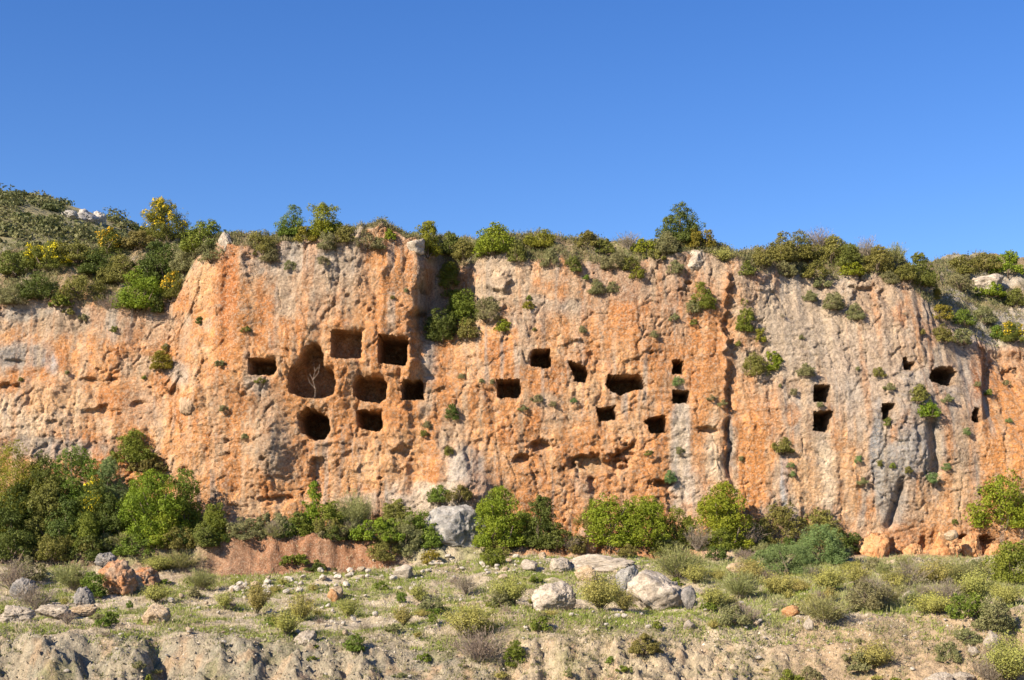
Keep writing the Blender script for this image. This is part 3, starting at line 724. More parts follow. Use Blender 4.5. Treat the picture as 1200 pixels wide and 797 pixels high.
_cache = {}
def bush_data(style, w, h, var, flowers=0.0, tree=False):
    """foliage mesh, branch mesh and flower mesh for a shrub of about this size; shared by shrubs of like size"""
    wq = min((0.4, 0.6, 0.9, 1.3, 1.8, 2.4, 3.2, 4.2), key=lambda a: abs(math.log(a / w)))
    aq = min((0.4, 0.6, 0.8, 1.05, 1.4, 2.0), key=lambda a: abs(math.log(a / (h / w))))
    key = (style, wq, aq, var, flowers > 0, tree)
    if key in _cache: return _cache[key] + (wq, wq * aq)
    W_, H_ = wq, wq * aq
    r = np.random.default_rng(abs(hash((STY[style][2], wq, aq, var, len(style)))) % 100000)
    ca, cb, L, wid, form = STY[style]
    L = L * (0.62 + 0.2 * min(wq, 2.4) / 1.0) * 0.64
    if tree: L *= 0.8
    fl = None
    if form == 'dome':
        area = 2.1 * math.pi * (W_ / 2) * max(W_ / 2, H_ * .8) * 1.9
        n = int(min(38000, max(200, area / (L * L * max(wid, .3) * .5) * 1.25)))
        P, D, C = crown_points(W_, H_, n, r, max(6, int(8 + 5 * wq)))
        Nn = D + r.normal(size=D.shape) * 0.6 + np.array((0, 0, 0.2))
        V, Fc = quads(P, Nn, L, wid, r)
        fol = build_mesh('foliage', V, Fc, M_LEAF, False, tone(r, n, ca, cb, P), 'FACE')
        if flowers > 0:
            k = r.uniform(size=n) < flowers
            hot = perlin(P[:, 0] * 1.6, P[:, 1] * 1.6, P[:, 2] * 1.6, seed=3) > 0.02
            k &= hot & (D[:, 2] > -0.3) & (P[:, 2] > 0.3 * H_)
            Pf = P[k] + D[k] * L * .3
            Vf, Ff = quads(Pf, D[k] + r.normal(size=Pf.shape) * .5, L * .95, 0.8, r)
            fl = build_mesh('blossom', Vf, Ff, M_PETAL, False, tone(r, len(Pf), (0.50, 0.36, 0.012), (0.72, 0.54, 0.02)), 'FACE')
        ends = [C[i] for i in range(min(len(C), 9))]
        wood = wood_mesh(W_, H_, r, ends, 0.025 * W_ + .01, tree)
    else:
        ns = int(24 + 46 * wq)
        az = r.uniform(0, 2 * math.pi, ns); le = r.uniform(0.05, 0.85, ns)
        D = np.stack([np.cos(az) * le, np.sin(az) * le, np.full(ns, 1.0)], 1)
        D /= np.linalg.norm(D, axis=1)[:, None]
        ln = r.uniform(0.55, 1.0, ns) * (1 - 0.35 * le)
        tips = D * ln[:, None] * np.array((1, 1, 1.0))
        sc = np.array((W_ / 2 / np.quantile(np.abs(tips[:, :2]), .97), W_ / 2 / np.quantile(np.abs(tips[:, :2]), .97), H_ / tips[:, 2].max()))
        tips = tips * sc + np.stack([r.normal(size=ns) * .05 * W_, r.normal(size=ns) * .05 * W_, np.zeros(ns)], 1)
        area = W_ * H_ * 5.5
        per = int(min(130, max(9, area / (L * L * max(wid, .14) * .8) / ns)))
        if style == 'dry': per = max(5, per // 3)
        k = r.uniform(0.22, 1.0, (ns, per)) ** 0.8
        P = (tips[:, None, :] * k[..., None]).reshape(-1, 3) + r.normal(size=(ns * per, 3)) * 0.055 * W_ * np.array((1, 1, .6))
        Dd = np.repeat(tips / np.linalg.norm(tips, axis=1)[:, None], per, 0) + r.normal(size=P.shape) * 0.42
        if style == 'spurge': V, Fc = quads(P, Dd + r.normal(size=P.shape) * .5, L * .8, .5, r)
        else: V, Fc = blades(P, Dd, L, wid, r)
        P[:, 2] = np.maximum(P[:, 2], 0)
        fol = build_mesh('foliage', V, Fc, M_LEAF, False, tone(r, len(P), ca, cb, P), 'FACE')
        parts = []
        for i in range(min(ns, 26)):
            e = tips[i]
            parts.append(tube([(0, 0, -.08 * H_), e * .5 + r.normal(size=3) * .03 * W_, e * .97], 0.010 + .006 * W_, 0.005))
        Vw, Fw = join(parts)
        wc = (0.25, 0.21, 0.17) if style in ('dry', 'feather') else (0.17, 0.15, 0.09)
        wood = build_mesh('branches', Vw, Fw, M_WOOD, True, np.tile(wc, (len(Vw), 1)))
        if flowers > 0:
            e = np.repeat(tips, 5, 0) + r.normal(size=(ns * 5, 3)) * .06 * W_
            Vf, Ff = quads(e, r.normal(size=e.shape) + np.array((0, -.4, .8)), L * .6, .8, r)
            fl = build_mesh('blossom', Vf, Ff, M_PETAL, False, tone(r, len(e), (0.36, 0.33, 0.05), (0.52, 0.46, 0.10)), 'FACE')
    _cache[key] = (fol, wood, fl)
    return fol, wood, fl, W_, H_

NAMES = {'moss': 'leafy_bush', 'bright': 'leafy_bush', 'green': 'leafy_bush', 'dark': 'evergreen_bush', 'olive': 'olive_green_bush', 'grey': 'grey_green_bush', 'blue': 'blue_green_bush',
         'feather': 'feathery_shrub', 'spurge': 'spurge_plant', 'broom': 'flowering_broom', 'dry': 'dry_shrub', 'yellow': 'yellow_green_bush'}
def plant(style, u, vtop, vbot, w, label, group=None, Y=None, flowers=0.0, tree=False, small=False, wall=False, cat='bush'):
    """one shrub whose crown spans rows vtop..vbot and w pixels at the place where it grows"""
    if Y is None: p = ray(u, vbot)
    else:
        xx = (u - 600) / F * Y
        p = (xx, Y, gz(xx, Y))
    y = p[1]
    wm = w / F * y
    ztop = (VH - vtop) / F * y
    hm = max(ztop - p[2], 0.25 * wm, 0.12)
    fol, wood, fl, W_, H_ = bush_data(style, wm, hm, rnd.randrange(3 if wm > 0.8 else 2), flowers, tree)
    nm = ('evergreen_tree' if tree else NAMES[style])
    loc = (p[0], p[1] + (0.12 * wm if not wall else 0.02), p[2] - 0.03)
    sc = (wm / W_, wm / W_, hm / H_)
    rz = rnd.uniform(0, 6.28)
    if small:
        o = link('plant_tuft', fol, None, loc, (rnd.uniform(.1, .5) if wall else 0, 0, rnd.uniform(-.6, .6)), sc)
        return tag(o, label, 'plant', group)
    o = link(nm, None, None, loc, (0, 0, rz), sc)
    tag(o, label, 'tree' if tree else cat, group)
    link('crown' if tree else 'foliage', fol, o)
    link('trunk' if tree else 'branches', wood, o)
    if fl: link('blossom', fl, o)
    return o
# ---- shrubs along the rim of the cliff, left to right: (style, u, vtop, vbot, width, label, extras)
R = 'shrubs on the rim of the cliff'
RIMS = [
    ('broom', 195, 233, 280, 54, 'tall straggly broom in yellow bloom, standing out highest on the left skyline', dict(flowers=.30)),
    ('broom', 58, 282, 316, 58, 'broom with the brightest yellow blossom, among green bushes at the far left rim', dict(flowers=.55)),
    ('broom', 126, 266, 298, 34, 'sparsely yellow broom between the two bigger flowering brooms', dict(flowers=.25)),
    ('broom', 203, 318, 348, 28, 'small yellow-flecked broom hanging at the notch of the left rim', dict(flowers=.22)),
    ('green', 238, 248, 290, 52, 'rounded green bush on the skyline just right of the tall broom', {}),
    ('grey', 247, 272, 304, 36, 'pale grey-green bush at the corner where the orange buttress begins', {}),
    ('grey', 217, 282, 318, 34, 'grey-green bush below the rounded skyline bush on the left', {}),
    ('bright', 160, 302, 362, 58, 'bright green leafy bush hanging lowest over the left rim', {}),
    ('olive', 93, 314, 352, 60, 'wide olive-grey bush on the left rim, below the brightest broom', {}),
    ('dark', 44, 310, 350, 46, 'dark green bush at the far left rim under the brightest broom', {}),
    ('dark', 112, 284, 322, 60, 'dark bush in the middle of the left rim thicket', {}),
    ('dark', 186, 270, 330, 50, 'dark green bush directly under the tall straggly broom', {}),
    ('olive', 140, 290, 330, 46, 'olive bush above the lowest-hanging bright green bush', {}),
    ('grey', 15, 318, 356, 42, 'grey-green bush cut by the left edge of the picture on the rim', {}),
    ('moss', 18, 284, 322, 50, 'mid-green bush above the rim at the left edge of the picture', {}),
    ('olive', 88, 276, 306, 48, 'low olive bush behind the brightest broom', {}),
    ('olive', 160, 262, 290, 46, 'olive scrub left of the tall broom on the skyline', {}),
    ('dry', 128, 335, 364, 34, 'brownish twiggy shrub beside the lowest-hanging bright green bush', {}),
    ('dark', 183, 338, 366, 20, 'little dark bush at the lower lip of the left rim notch', {}),
    ('green', 70, 340, 358, 30, 'low green bush fringing the grey rock at the left rim', {}),
    ('olive', 306, 262, 298, 40, 'olive bush on the skyline at the left part of the buttress top', {}),
    ('grey', 318, 280, 306, 34, 'grey-green cushion hanging over the buttress top on its left', {}),
    ('green', 341, 240, 276, 32, 'small light green tree, left one of the pair on the buttress skyline', dict(tree=True)),
    ('bright', 377, 237, 276, 42, 'round-crowned green tree, right one of the pair on the buttress skyline', dict(tree=True)),
    ('grey', 382, 264, 292, 32, 'grey-green ball-shaped shrub under the round-crowned tree', {}),
    ('yellow', 358, 260, 282, 34, 'yellow-green bush between the pair of small trees', {}),
    ('olive', 405, 257, 284, 30, 'olive bush just right of the round-crowned tree', {}),
    ('grey', 430, 264, 290, 40, 'grey-green bush midway along the buttress top', {}),
    ('grey', 444, 272, 292, 24, 'small grey-green shrub spilling over the buttress lip', {}),
    ('bright', 457, 264, 280, 16, 'tiny bright bush on the skyline between buttress bushes', {}),
    ('yellow', 500, 248, 296, 44, 'upright yellow-olive bush at the right end of the buttress top', {}),
    ('moss', 526, 264, 298, 40, 'green bush on the skyline over the shaded cleft', {}),
    ('olive', 545, 274, 302, 36, 'olive bush between the cleft and the lush bright bush', {}),
    ('bright', 580, 251, 296, 58, 'lush bright green bush with a pinkish tip on the skyline right of the cleft', {}),
    ('green', 526, 296, 348, 28, 'bush growing tall inside the top of the shaded cleft', {}),
    ('dark', 516, 352, 400, 36, 'dark bush filling the foot of the shaded cleft', {}),
    ('green', 540, 328, 382, 40, 'mid-green bush on the right slope of the cleft', {}),
    ('grey', 572, 340, 374, 34, 'grey-green bush on the ledge right of the cleft', {}),
    ('bright', 590, 370, 388, 16, 'little bright green bush right of the cleft bushes', {}),
    ('olive', 548, 366, 396, 26, 'olive bush lowest on the ledge right of the cleft', {}),
    ('dark', 605, 275, 306, 28, 'bush right of the lush bright bush on the rim', {}),
    ('yellow', 632, 264, 290, 46, 'yellowish low bush on the skyline above the pale wall', {}),
    ('grey', 645, 284, 312, 30, 'grey-green bush under the yellowish low bush', {}),
    ('dark', 672, 294, 318, 24, 'ball of a bush standing at the edge above the pale wall', {}),
    ('olive', 690, 264, 288, 34, 'olive bush rising on the mid skyline left of the dry scrub', {}),
    ('moss', 708, 274, 296, 34, 'low green bush on the mid skyline', {}),
    ('grey', 722, 288, 314, 42, 'wide grey-green bush above the brown band of rock', {}),
    ('dark', 738, 296, 316, 24, 'small bush touching the wide grey-green one above the brown band', {}),
    ('dry', 737, 266, 290, 34, 'thin dry bush with bare twigs on the mid skyline', {}),
    ('bright', 756, 274, 296, 36, 'bright low bush on the skyline left of the big round tree', {}),
    ('grey', 782, 264, 296, 40, 'grey-green bush at the left foot of the big round tree', {}),
    ('dark', 798, 237, 284, 52, 'biggest round dark-crowned tree standing alone on the skyline', dict(tree=True)),
    ('yellow', 822, 262, 290, 46, 'yellow-green bush at the right foot of the big round tree', {}),
    ('spurge', 850, 282, 306, 40, 'pale yellowish spurge clump on the rim right of the big round tree', {}),
    ('dark', 875, 300, 322, 24, 'small bush at the top of the long vertical crack', {}),
    ('olive', 892, 284, 312, 34, 'olive bush just right of the top of the vertical crack', {}),
    ('green', 823, 322, 362, 38, 'green bush hanging on the wall below the big round tree', {}),
    ('grey', 812, 346, 366, 22, 'grey-green tuft under the bush that hangs below the big round tree', {}),
    ('green', 872, 342, 388, 28, 'green bush growing in the upper vertical crack', {}),
    ('yellow', 891, 378, 400, 18, 'yellow-green bush right of the vertical crack', {}),
    ('olive', 885, 406, 440, 40, 'olive bush spreading on the ledge right of the crack', {}),
    ('bright', 905, 405, 434, 28, 'brighter bush at the right end of the crack ledge', {}),
    ('grey', 700, 322, 344, 28, 'grey tuft low under the mid rim among brown stones', {}),
    ('yellow', 748, 308, 326, 22, 'yellowish tuft on the brown band below the mid rim', {}),
    ('grey', 792, 300, 320, 26, 'grey-green cushion beside the pale boulder on the rim', {}),
    ('olive', 768, 288, 304, 32, 'olive cushion on the rim left of the pale boulder', {}),
    ('grey', 718, 326, 342, 20, 'grey cushion between two tufts below the mid rim', {}),
    ('olive', 916, 262, 306, 46, 'olive bush at the left end of the dense right-hand rim thicket', {}),
    ('moss', 937, 261, 304, 52, 'tall green bush in the left half of the right-hand rim thicket', {}),
    ('dry', 962, 256, 290, 48, 'brownish dry-topped bush, highest of the right-hand rim thicket', {}),
    ('olive', 978, 268, 308, 48, 'olive bush in the middle of the right-hand rim thicket', {}),
    ('moss', 995, 278, 312, 44, 'green bush right of the dry-topped one in the rim thicket', {}),
    ('dry', 1016, 268, 304, 40, 'twiggy see-through shrub on the right skyline', {}),
    ('olive', 1030, 280, 318, 46, 'olive bush left of the gap in the right skyline', {}),
    ('feather', 1050, 276, 312, 24, 'thin upright shrub poking over the right skyline', {}),
    ('dark', 1078, 286, 334, 46, 'tall green bush at the right end of the rim thicket, beside the dip', {}),
    ('moss', 1060, 302, 328, 38, 'green bush below the thin upright shrub', {}),
    ('grey', 1042, 312, 332, 26, 'grey-green bush dangling over the rusty rock under the thicket', {}),
    ('moss', 955, 300, 326, 48, 'low green bush along the lower edge of the right-hand thicket', {}),
    ('grey', 920, 300, 322, 36, 'grey-green bush at the lower left edge of the right-hand thicket', {}),
    ('bright', 1000, 302, 322, 36, 'bright low bush hanging under the middle of the right-hand thicket', {}),
    ('grey', 965, 318, 336, 26, 'grey cushion just under the right-hand thicket', {}),
    ('grey', 950, 336, 352, 20, 'little grey bush left of the wider one on the pale slope', {}),
    ('grey', 976, 336, 362, 36, 'wide grey-green bush on the pale slope below the right thicket', {}),
    ('grey', 1003, 350, 374, 28, 'grey-green bush lowest of three on the pale slope', {}),
    ('yellow', 1098, 330, 350, 12, 'slim yellow-green bush beside the tall end bush of the thicket', {}),
    ('moss', 1130, 292, 322, 52, 'green bush on the skyline right of the dip', {}),
    ('olive', 1158, 290, 316, 40, 'olive bush on the skyline between two green ones at the right end', {}),
    ('bright', 1182, 287, 320, 50, 'bright green bush on the skyline at the right edge of the picture', {}),
    ('bright', 1162, 326, 346, 44, 'bright cushion of leaves beside the pale rock at the right end', {}),
    ('dark', 1192, 332, 358, 34, 'green bush at the right edge of the picture below the pale rock', {}),
    ('grey', 1126, 316, 338, 40, 'grey-green bush on the slope under the dip', {}),
    ('yellow', 1104, 352, 374, 36, 'yellow-green bush at the top of the bushy ramp on the right', {}),
    ('green', 1128, 356, 380, 36, 'green bush on the bushy ramp on the right', {}),
    ('grey', 1154, 352, 378, 32, 'grey bush with a green base on the bushy ramp on the right', {}),
    ('grey', 1128, 380, 402, 34, 'grey-green bush at the bottom of the bushy ramp', {}),
    ('olive', 1106, 374, 400, 28, 'olive bush at the lower left of the bushy ramp', {}),
    ('broom', 1186, 376, 400, 34, 'low broom with yellow flowers at the right edge under the ramp', dict(flowers=.3)),
    ('green', 1168, 376, 398, 24, 'green bush left of the low broom at the right edge', {}),
]
for st, u, vt, vb, w, lab, ex in RIMS:
    low = 0 if ex.get('tree') or ex.get('flowers') else 0.16 * (vb - vt)
    if st == 'dark' and not ex.get('tree') and u > 590: st = 'moss'
    plant(st, u, vt + low * 1.25, vb, w * (1 if ex.get('tree') or ex.get('flowers') or u < 250 else 1.1 if 505 < u < 596 and vt > 290 else .82), lab, R, **ex)

# ---- tufts growing on the wall
WT = 'tufts rooted in the cliff face'
TUFTS = [
    ('yellow', 191, 406, 432, 28, 'yellowish bush growing alone on the wall left of the caves'),
    ('grey', 378, 294, 308, 18, 'grey-green tuft just below the buttress rim'),
    ('grey', 340, 298, 314, 18, 'grey tuft on the upper left of the buttress'),
    ('green', 134, 377, 388, 13, 'small green tuft on the left wing under the bright hanging bush'),
    ('grey', 98, 364, 374, 16, 'grey tuft under the left rim near the grey rock'),
    ('olive', 82, 356, 366, 18, 'olive tuft at the edge of the left rim'),
    ('dark', 233, 365, 378, 11, 'dark tuft beside the red groove'),
    ('green', 288, 378, 388, 14, 'green tuft above the leftmost small cave'),
    ('green', 305, 436, 448, 17, 'bright tuft on the sill of the leftmost small cave'),
    ('grey', 258, 418, 428, 18, 'grey tuft left of the leftmost small cave'),
    ('grey', 262, 470, 480, 14, 'grey tuft left of the grey-brown rib'),
    ('dark', 530, 462, 490, 18, 'dark green bush rooted on the wall between the two cave clusters'),
    ('green', 526, 515, 532, 13, 'dark tuft above the grey bulge of rock'),
    ('green', 497, 499, 510, 14, 'bright tuft below the rectangular cave at the right of the main cluster'),
    ('grey', 500, 488, 500, 12, 'grey tuft over the bright tuft right of the lowest cave'),
    ('grey', 541, 434, 442, 10, 'tiny tuft on the wall above the lone rectangular cave'),
    ('grey', 577, 440, 449, 8, 'tiny grey tuft at the left jamb of the lone rectangular cave'),
    ('yellow', 620, 347, 361, 16, 'yellow-green tuft high on the pale wall'),
    ('grey', 682, 376, 389, 12, 'grey tuft in the grey streak of the upper wall'),
    ('grey', 766, 382, 394, 12, 'grey tuft on the wall far above the narrow cave'),
    ('green', 813, 370, 379, 11, 'green tuft below the hanging bush under the big round tree'),
    ('grey', 790, 362, 374, 14, 'grey tuft left of the hanging bush under the big round tree'),
    ('grey', 629, 458, 469, 18, 'grey-green tuft below the squarish highest cave of the middle cluster'),
    ('grey', 612, 470, 480, 14, 'grey tuft right of the lone rectangular cave'),
    ('grey', 648, 466, 475, 12, 'blue-grey tuft above the rough ledge in the middle wall'),
    ('blue', 672, 462, 471, 10, 'tiny blue-green tuft left of the wide ragged cave'),
    ('blue', 795, 434, 451, 16, 'grey-green ball growing in the sill of the narrow cave'),
    ('blue', 785, 542, 563, 18, 'blue-green bush on the pale streak low on the wall'),
    ('grey', 797, 518, 530, 14, 'grey tuft on the pale streak under the square cave'),
    ('green', 760, 524, 532, 11, 'flat green tuft under the notched cave'),
    ('grey', 833, 458, 468, 14, 'grey tuft right of the square cave over the white streak'),
    ('grey', 846, 464, 474, 13, 'grey tuft at the foot of the vertical crack'),
    ('grey', 961, 467, 476, 13, 'pale tuft on the sill of the upper paired cave'),
    ('blue', 1006, 530, 540, 13, 'blue-green tuft left of the dark grey streak'),
    ('grey', 1010, 555, 566, 15, 'grey-green tuft low on the wall left of the dark streak'),
    ('green', 1031, 534, 545, 9, 'green tuft in the dark grey streak'),
    ('green', 1065, 541, 553, 10, 'green tuft between the two grey patches'),
    ('blue', 1093, 546, 564, 17, 'blue-green tuft at the crack right of the grey patches'),
    ('blue', 1109, 538, 549, 13, 'blue-green tuft right of the crack on the right wall'),
    ('blue', 1132, 495, 509, 12, 'blue-green tuft under the small upright cave'),
    ('bright', 1088, 469, 488, 26, 'bright bush rooted under the low arched cave'),
    ('olive', 1076, 450, 470, 22, 'olive bush beside the grey crag left of the arched cave'),
    ('grey', 1110, 456, 470, 16, 'grey-green tuft right below the arched cave'),
    ('olive', 1030, 424, 440, 18, 'olive tuft left of the tiny shallow cave'),
    ('grey', 1042, 444, 456, 18, 'grey tuft beneath the tiny shallow cave'),
    ('green', 1040, 482, 498, 10, 'green plant inside the wedge-shaped cave'),
    ('blue', 926, 537, 547, 12, 'blue-green tuft by the blue-grey streak'),
    ('blue', 929, 548, 557, 10, 'lower blue-green tuft by the blue-grey streak'),
    ('olive', 918, 512, 530, 28, 'olive scrub where the blue-grey streak starts'),
    ('green', 1119, 604, 613, 9, 'small dark green tuft low on the right wall'),
    ('grey', 945, 425, 440, 20, 'grey tuft on the pale wall above the upper paired cave'),
    ('grey', 930, 450, 462, 14, 'grey tuft left of the upper paired cave'),
    ('grey', 1180, 442, 450, 12, 'grey tuft near the right edge above the orange end'),
    ('blue', 1182, 486, 494, 10, 'tiny blue tuft on the orange wall at the right edge'),
    ('grey', 1146, 443, 452, 12, 'grey tuft above the small upright cave'),
    ('green', 158, 504, 542, 50, 'green bush on the ledge above the left thicket'),
    ('olive', 172, 532, 552, 44, 'olive scrub on the ledge right behind the left thicket'),
    ('green', 515, 568, 588, 26, 'green bush at the foot of the grey bulge, left side'),
    ('olive', 537, 568, 586, 32, 'olive bush above the big grey boulder'),
]
for st, u, vt, vb, w, lab in TUFTS: plant({'green': 'moss'}.get(st, st) if w < 19 else st, u, vt, vb, w, lab, WT, small=w < 19, wall=True) if w >= 19 else plant({'green': 'moss'}.get(st, st), u, vb - .62 * (vb - vt), vb, w * .85, lab, WT, small=True, wall=True)
# more tiny tufts sprinkled over the wall, indistinguishable
for i in range(24):
    for _ in range(40):
        u, v = rnd.uniform(5, 1195), rnd.uniform(318, 560)
        rim = float(np.interp(u, [p[0] for p in RIM], [p[1] for p in RIM]))
        dens = math.exp(-(v - rim) / 70.0) + (0.35 if 860 < u < 1150 else 0.08)
        if v > rim + 6 and rnd.random() < dens and not any(min(p[0] for p in c[0]) - 8 < u < max(p[0] for p in c[0]) + 8 and min(p[1] for p in c[0]) - 8 < v < max(p[1] for p in c[0]) + 10 for c in CAVES): break
    w = rnd.uniform(5, 10)
    plant(rnd.choice(['grey', 'grey', 'olive', 'green', 'dry']), u, v - w * .75, v, w, 'tiny tuft of leaves clinging to a crack in the bare cliff face', 'tiny tufts on the bare wall', small=True, wall=True)

# ---- bushes at the foot of the cliff
B = 'bushes along the foot of the cliff'
BASE = [
    ('yellow', 12, 522, 600, 78, 'yellow-topped bush at the left edge, tallest in the left thicket', dict(Y=78.6)),
    ('dark', 46, 534, 622, 66, 'dark bush second from the left edge in the left thicket', dict(Y=78.8)),
    ('green', 88, 525, 600, 66, 'green domed bush rising at the middle of the left thicket', dict(Y=79.0)),
    ('blue', 127, 536, 600, 38, 'blue-green feathery bush in the left thicket', dict(Y=78.8)),
    ('olive', 55, 560, 625, 54, 'olive bush in front of the dark one in the left thicket', dict(Y=78.0)),
    ('broom', 110, 562, 622, 40, 'bush with a patch of yellow flowers in the left thicket', dict(Y=77.7, flowers=.12)),
    ('dark', 16, 570, 640, 62, 'dark shaded bush low at the left edge of the thicket', dict(Y=77.5)),
    ('dark', 78, 584, 640, 56, 'dark shaded bush low in the middle of the left thicket', dict(Y=77.2)),
    ('dark', 134, 580, 640, 50, 'dark low bush left of the brightest thicket bush', dict(Y=77.4)),
    ('bright', 180, 552, 636, 80, 'large bright green bush, lushest of the left thicket', dict(Y=77.4)),
    ('green', 215, 550, 625, 50, 'green bush at the right shoulder of the left thicket', dict(Y=78.4)),
    ('bright', 192, 596, 642, 50, 'bright low bush at the right foot of the left thicket', dict(Y=76.8)),
    ('green', 100, 600, 645, 34, 'small leafy bush in the shade before the left thicket', dict(Y=76.6)),
    ('green', 250, 590, 634, 34, 'green bush right after the left thicket', {}),
    ('grey', 286, 597, 632, 50, 'grey-green bush on the red earth terrace', {}),
    ('olive', 210, 618, 642, 46, 'olive bush right before the red earth bank', {}),
    ('grey', 240, 618, 640, 26, 'little grey bush at the left end of the red bank', {}),
    ('grey', 320, 592, 630, 50, 'grey-green bush over the middle of the red bank', dict(Y=77.6)),
    ('green', 342, 596, 628, 44, 'green bush over the middle of the red bank', dict(Y=77.2)),
    ('bright', 367, 564, 626, 26, 'slim bright upright bush over the red bank', dict(Y=78.2)),
    ('green', 386, 578, 626, 40, 'upright green bush right of the slim one over the red bank', dict(Y=78.0)),
    ('feather', 414, 563, 626, 44, 'feathery tall bush over the right half of the red bank', dict(Y=78.2)),
    ('grey', 392, 604, 628, 50, 'low grey bush along the lip of the red bank', dict(Y=77.0)),
    ('olive', 462, 576, 626, 40, 'olive bush behind the bright dome at the end of the red bank', dict(Y=78.4)),
    ('bright', 446, 598, 636, 60, 'bright green dome at the right end of the red bank', dict(Y=76.6)),
    ('green', 492, 590, 640, 44, 'green bush left of the big grey boulder', dict(Y=77.0)),
    ('olive', 450, 618, 645, 40, 'olive low bush under the bright dome', dict(Y=76.0)),
    ('grey', 480, 604, 640, 30, 'grey-green bush between the bright dome and the boulder', dict(Y=76.4)),
    ('green', 350, 640, 662, 44, 'green bush growing on the face of the red bank', {}),
    ('dark', 374, 650, 668, 36, 'dark low shrub on the face of the red bank', {}),
    ('yellow', 506, 644, 660, 22, 'yellow-green ball below the big grey boulder', {}),
    ('green', 578, 632, 662, 38, 'smooth round green ball right of the big grey boulder', {}),
    ('bright', 586, 562, 640, 64, 'tall bright bush right of the big grey boulder', {}),
    ('dark', 634, 572, 640, 40, 'dark upright bush beside the tall bright bush', {}),
    ('green', 612, 590, 642, 46, 'green bush filling behind the tall bright bush', dict(Y=78.6)),
    ('dark', 652, 604, 642, 44, 'dark low bush right of the tall bright bush', {}),
    ('bright', 716, 572, 640, 60, 'bright bush, left of the twin domes under the middle caves', {}),
    ('bright', 756, 572, 640, 60, 'bright bush, right of the twin domes under the middle caves', {}),
    ('olive', 690, 584, 632, 36, 'olive bush left of the twin domes', dict(Y=78.6)),
    ('green', 792, 586, 638, 48, 'green bush right of the twin domes', {}),
    ('bright', 850, 557, 622, 72, 'wide bright bush under the long vertical crack', dict(Y=78.6)),
    ('dry', 818, 604, 644, 36, 'dark leafless bush under the wide bright bush', {}),
    ('dry', 872, 598, 644, 54, 'grey-purple twiggy bush right of the wide bright bush', {}),
    ('green', 845, 618, 644, 26, 'small green bush in front of the twiggy ones', {}),
    ('olive', 912, 578, 640, 56, 'brown-olive bush right of the grey-purple twiggy one', {}),
    ('green', 888, 610, 642, 32, 'green bush at the left foot of the brown-olive one', {}),
    ('olive', 960, 586, 640, 54, 'olive bush before the foot of the pale wall', {}),
    ('dark', 988, 612, 646, 42, 'dark bush, rightmost of the central row at the cliff foot', {}),
    ('blue', 922, 628, 672, 66, 'blue-green feathery bush in front of the central row, left of two', {}),
    ('blue', 962, 606, 660, 60, 'blue-green feathery bush in front of the central row, right of two', {}),
    ('bright', 1176, 554, 618, 74, 'bright bush hugging the cliff at the right edge of the picture', {}),
    ('green', 1188, 634, 682, 60, 'grass-green bush at the right edge below the bright one', {}),
    ('feather', 796, 630, 676, 60, 'feathery broom-like shrub behind the angular boulder', {}),
    ('spurge', 815, 650, 682, 36, 'yellowish shrub at the right foot of the feathery broom-like one', {}),
]
for st, u, vt, vb, w, lab, ex in BASE: plant(st, u, vt + (9 if 240 < u < 1100 and w > 34 else 0), vb, w, lab, B, **ex)
for i in range(46):                                                   # undergrowth knitting the row together
    u = rnd.choice([rnd.uniform(0, 260), rnd.uniform(300, 520), rnd.uniform(560, 1000)])
    vb = float(np.interp(u, [0, 240, 260, 480, 520, 1000], [645, 640, 628, 628, 648, 652])) + rnd.uniform(-5, 5)
    h = rnd.uniform(12, 26)
    plant(rnd.choice(['grey', 'olive', 'moss', 'feather', 'dry', 'green', 'dark']), u, vb - h, vb, rnd.uniform(18, 34), 'one of the low tangled shrubs filling gaps between big bushes at the cliff foot', 'undergrowth at the cliff foot')

for u, vt, vb, w, st, lab in ((12, 622, 655, 56, 'dark', 'dark low bush at the shaded foot of the thicket, at the left edge'), (58, 626, 656, 50, 'moss', 'mossy green low bush at the shaded foot of the left thicket'),
                              (104, 626, 656, 50, 'dark', 'dark low bush at the shaded foot of the thicket, behind the red outcrop'), (158, 622, 650, 50, 'green', 'green low bush at the thicket foot, right behind the red outcrop'),
                              (238, 612, 640, 40, 'moss', 'mossy bush where the thicket meets the red bank')):
    plant(st, u, vt, vb, w, lab, B)
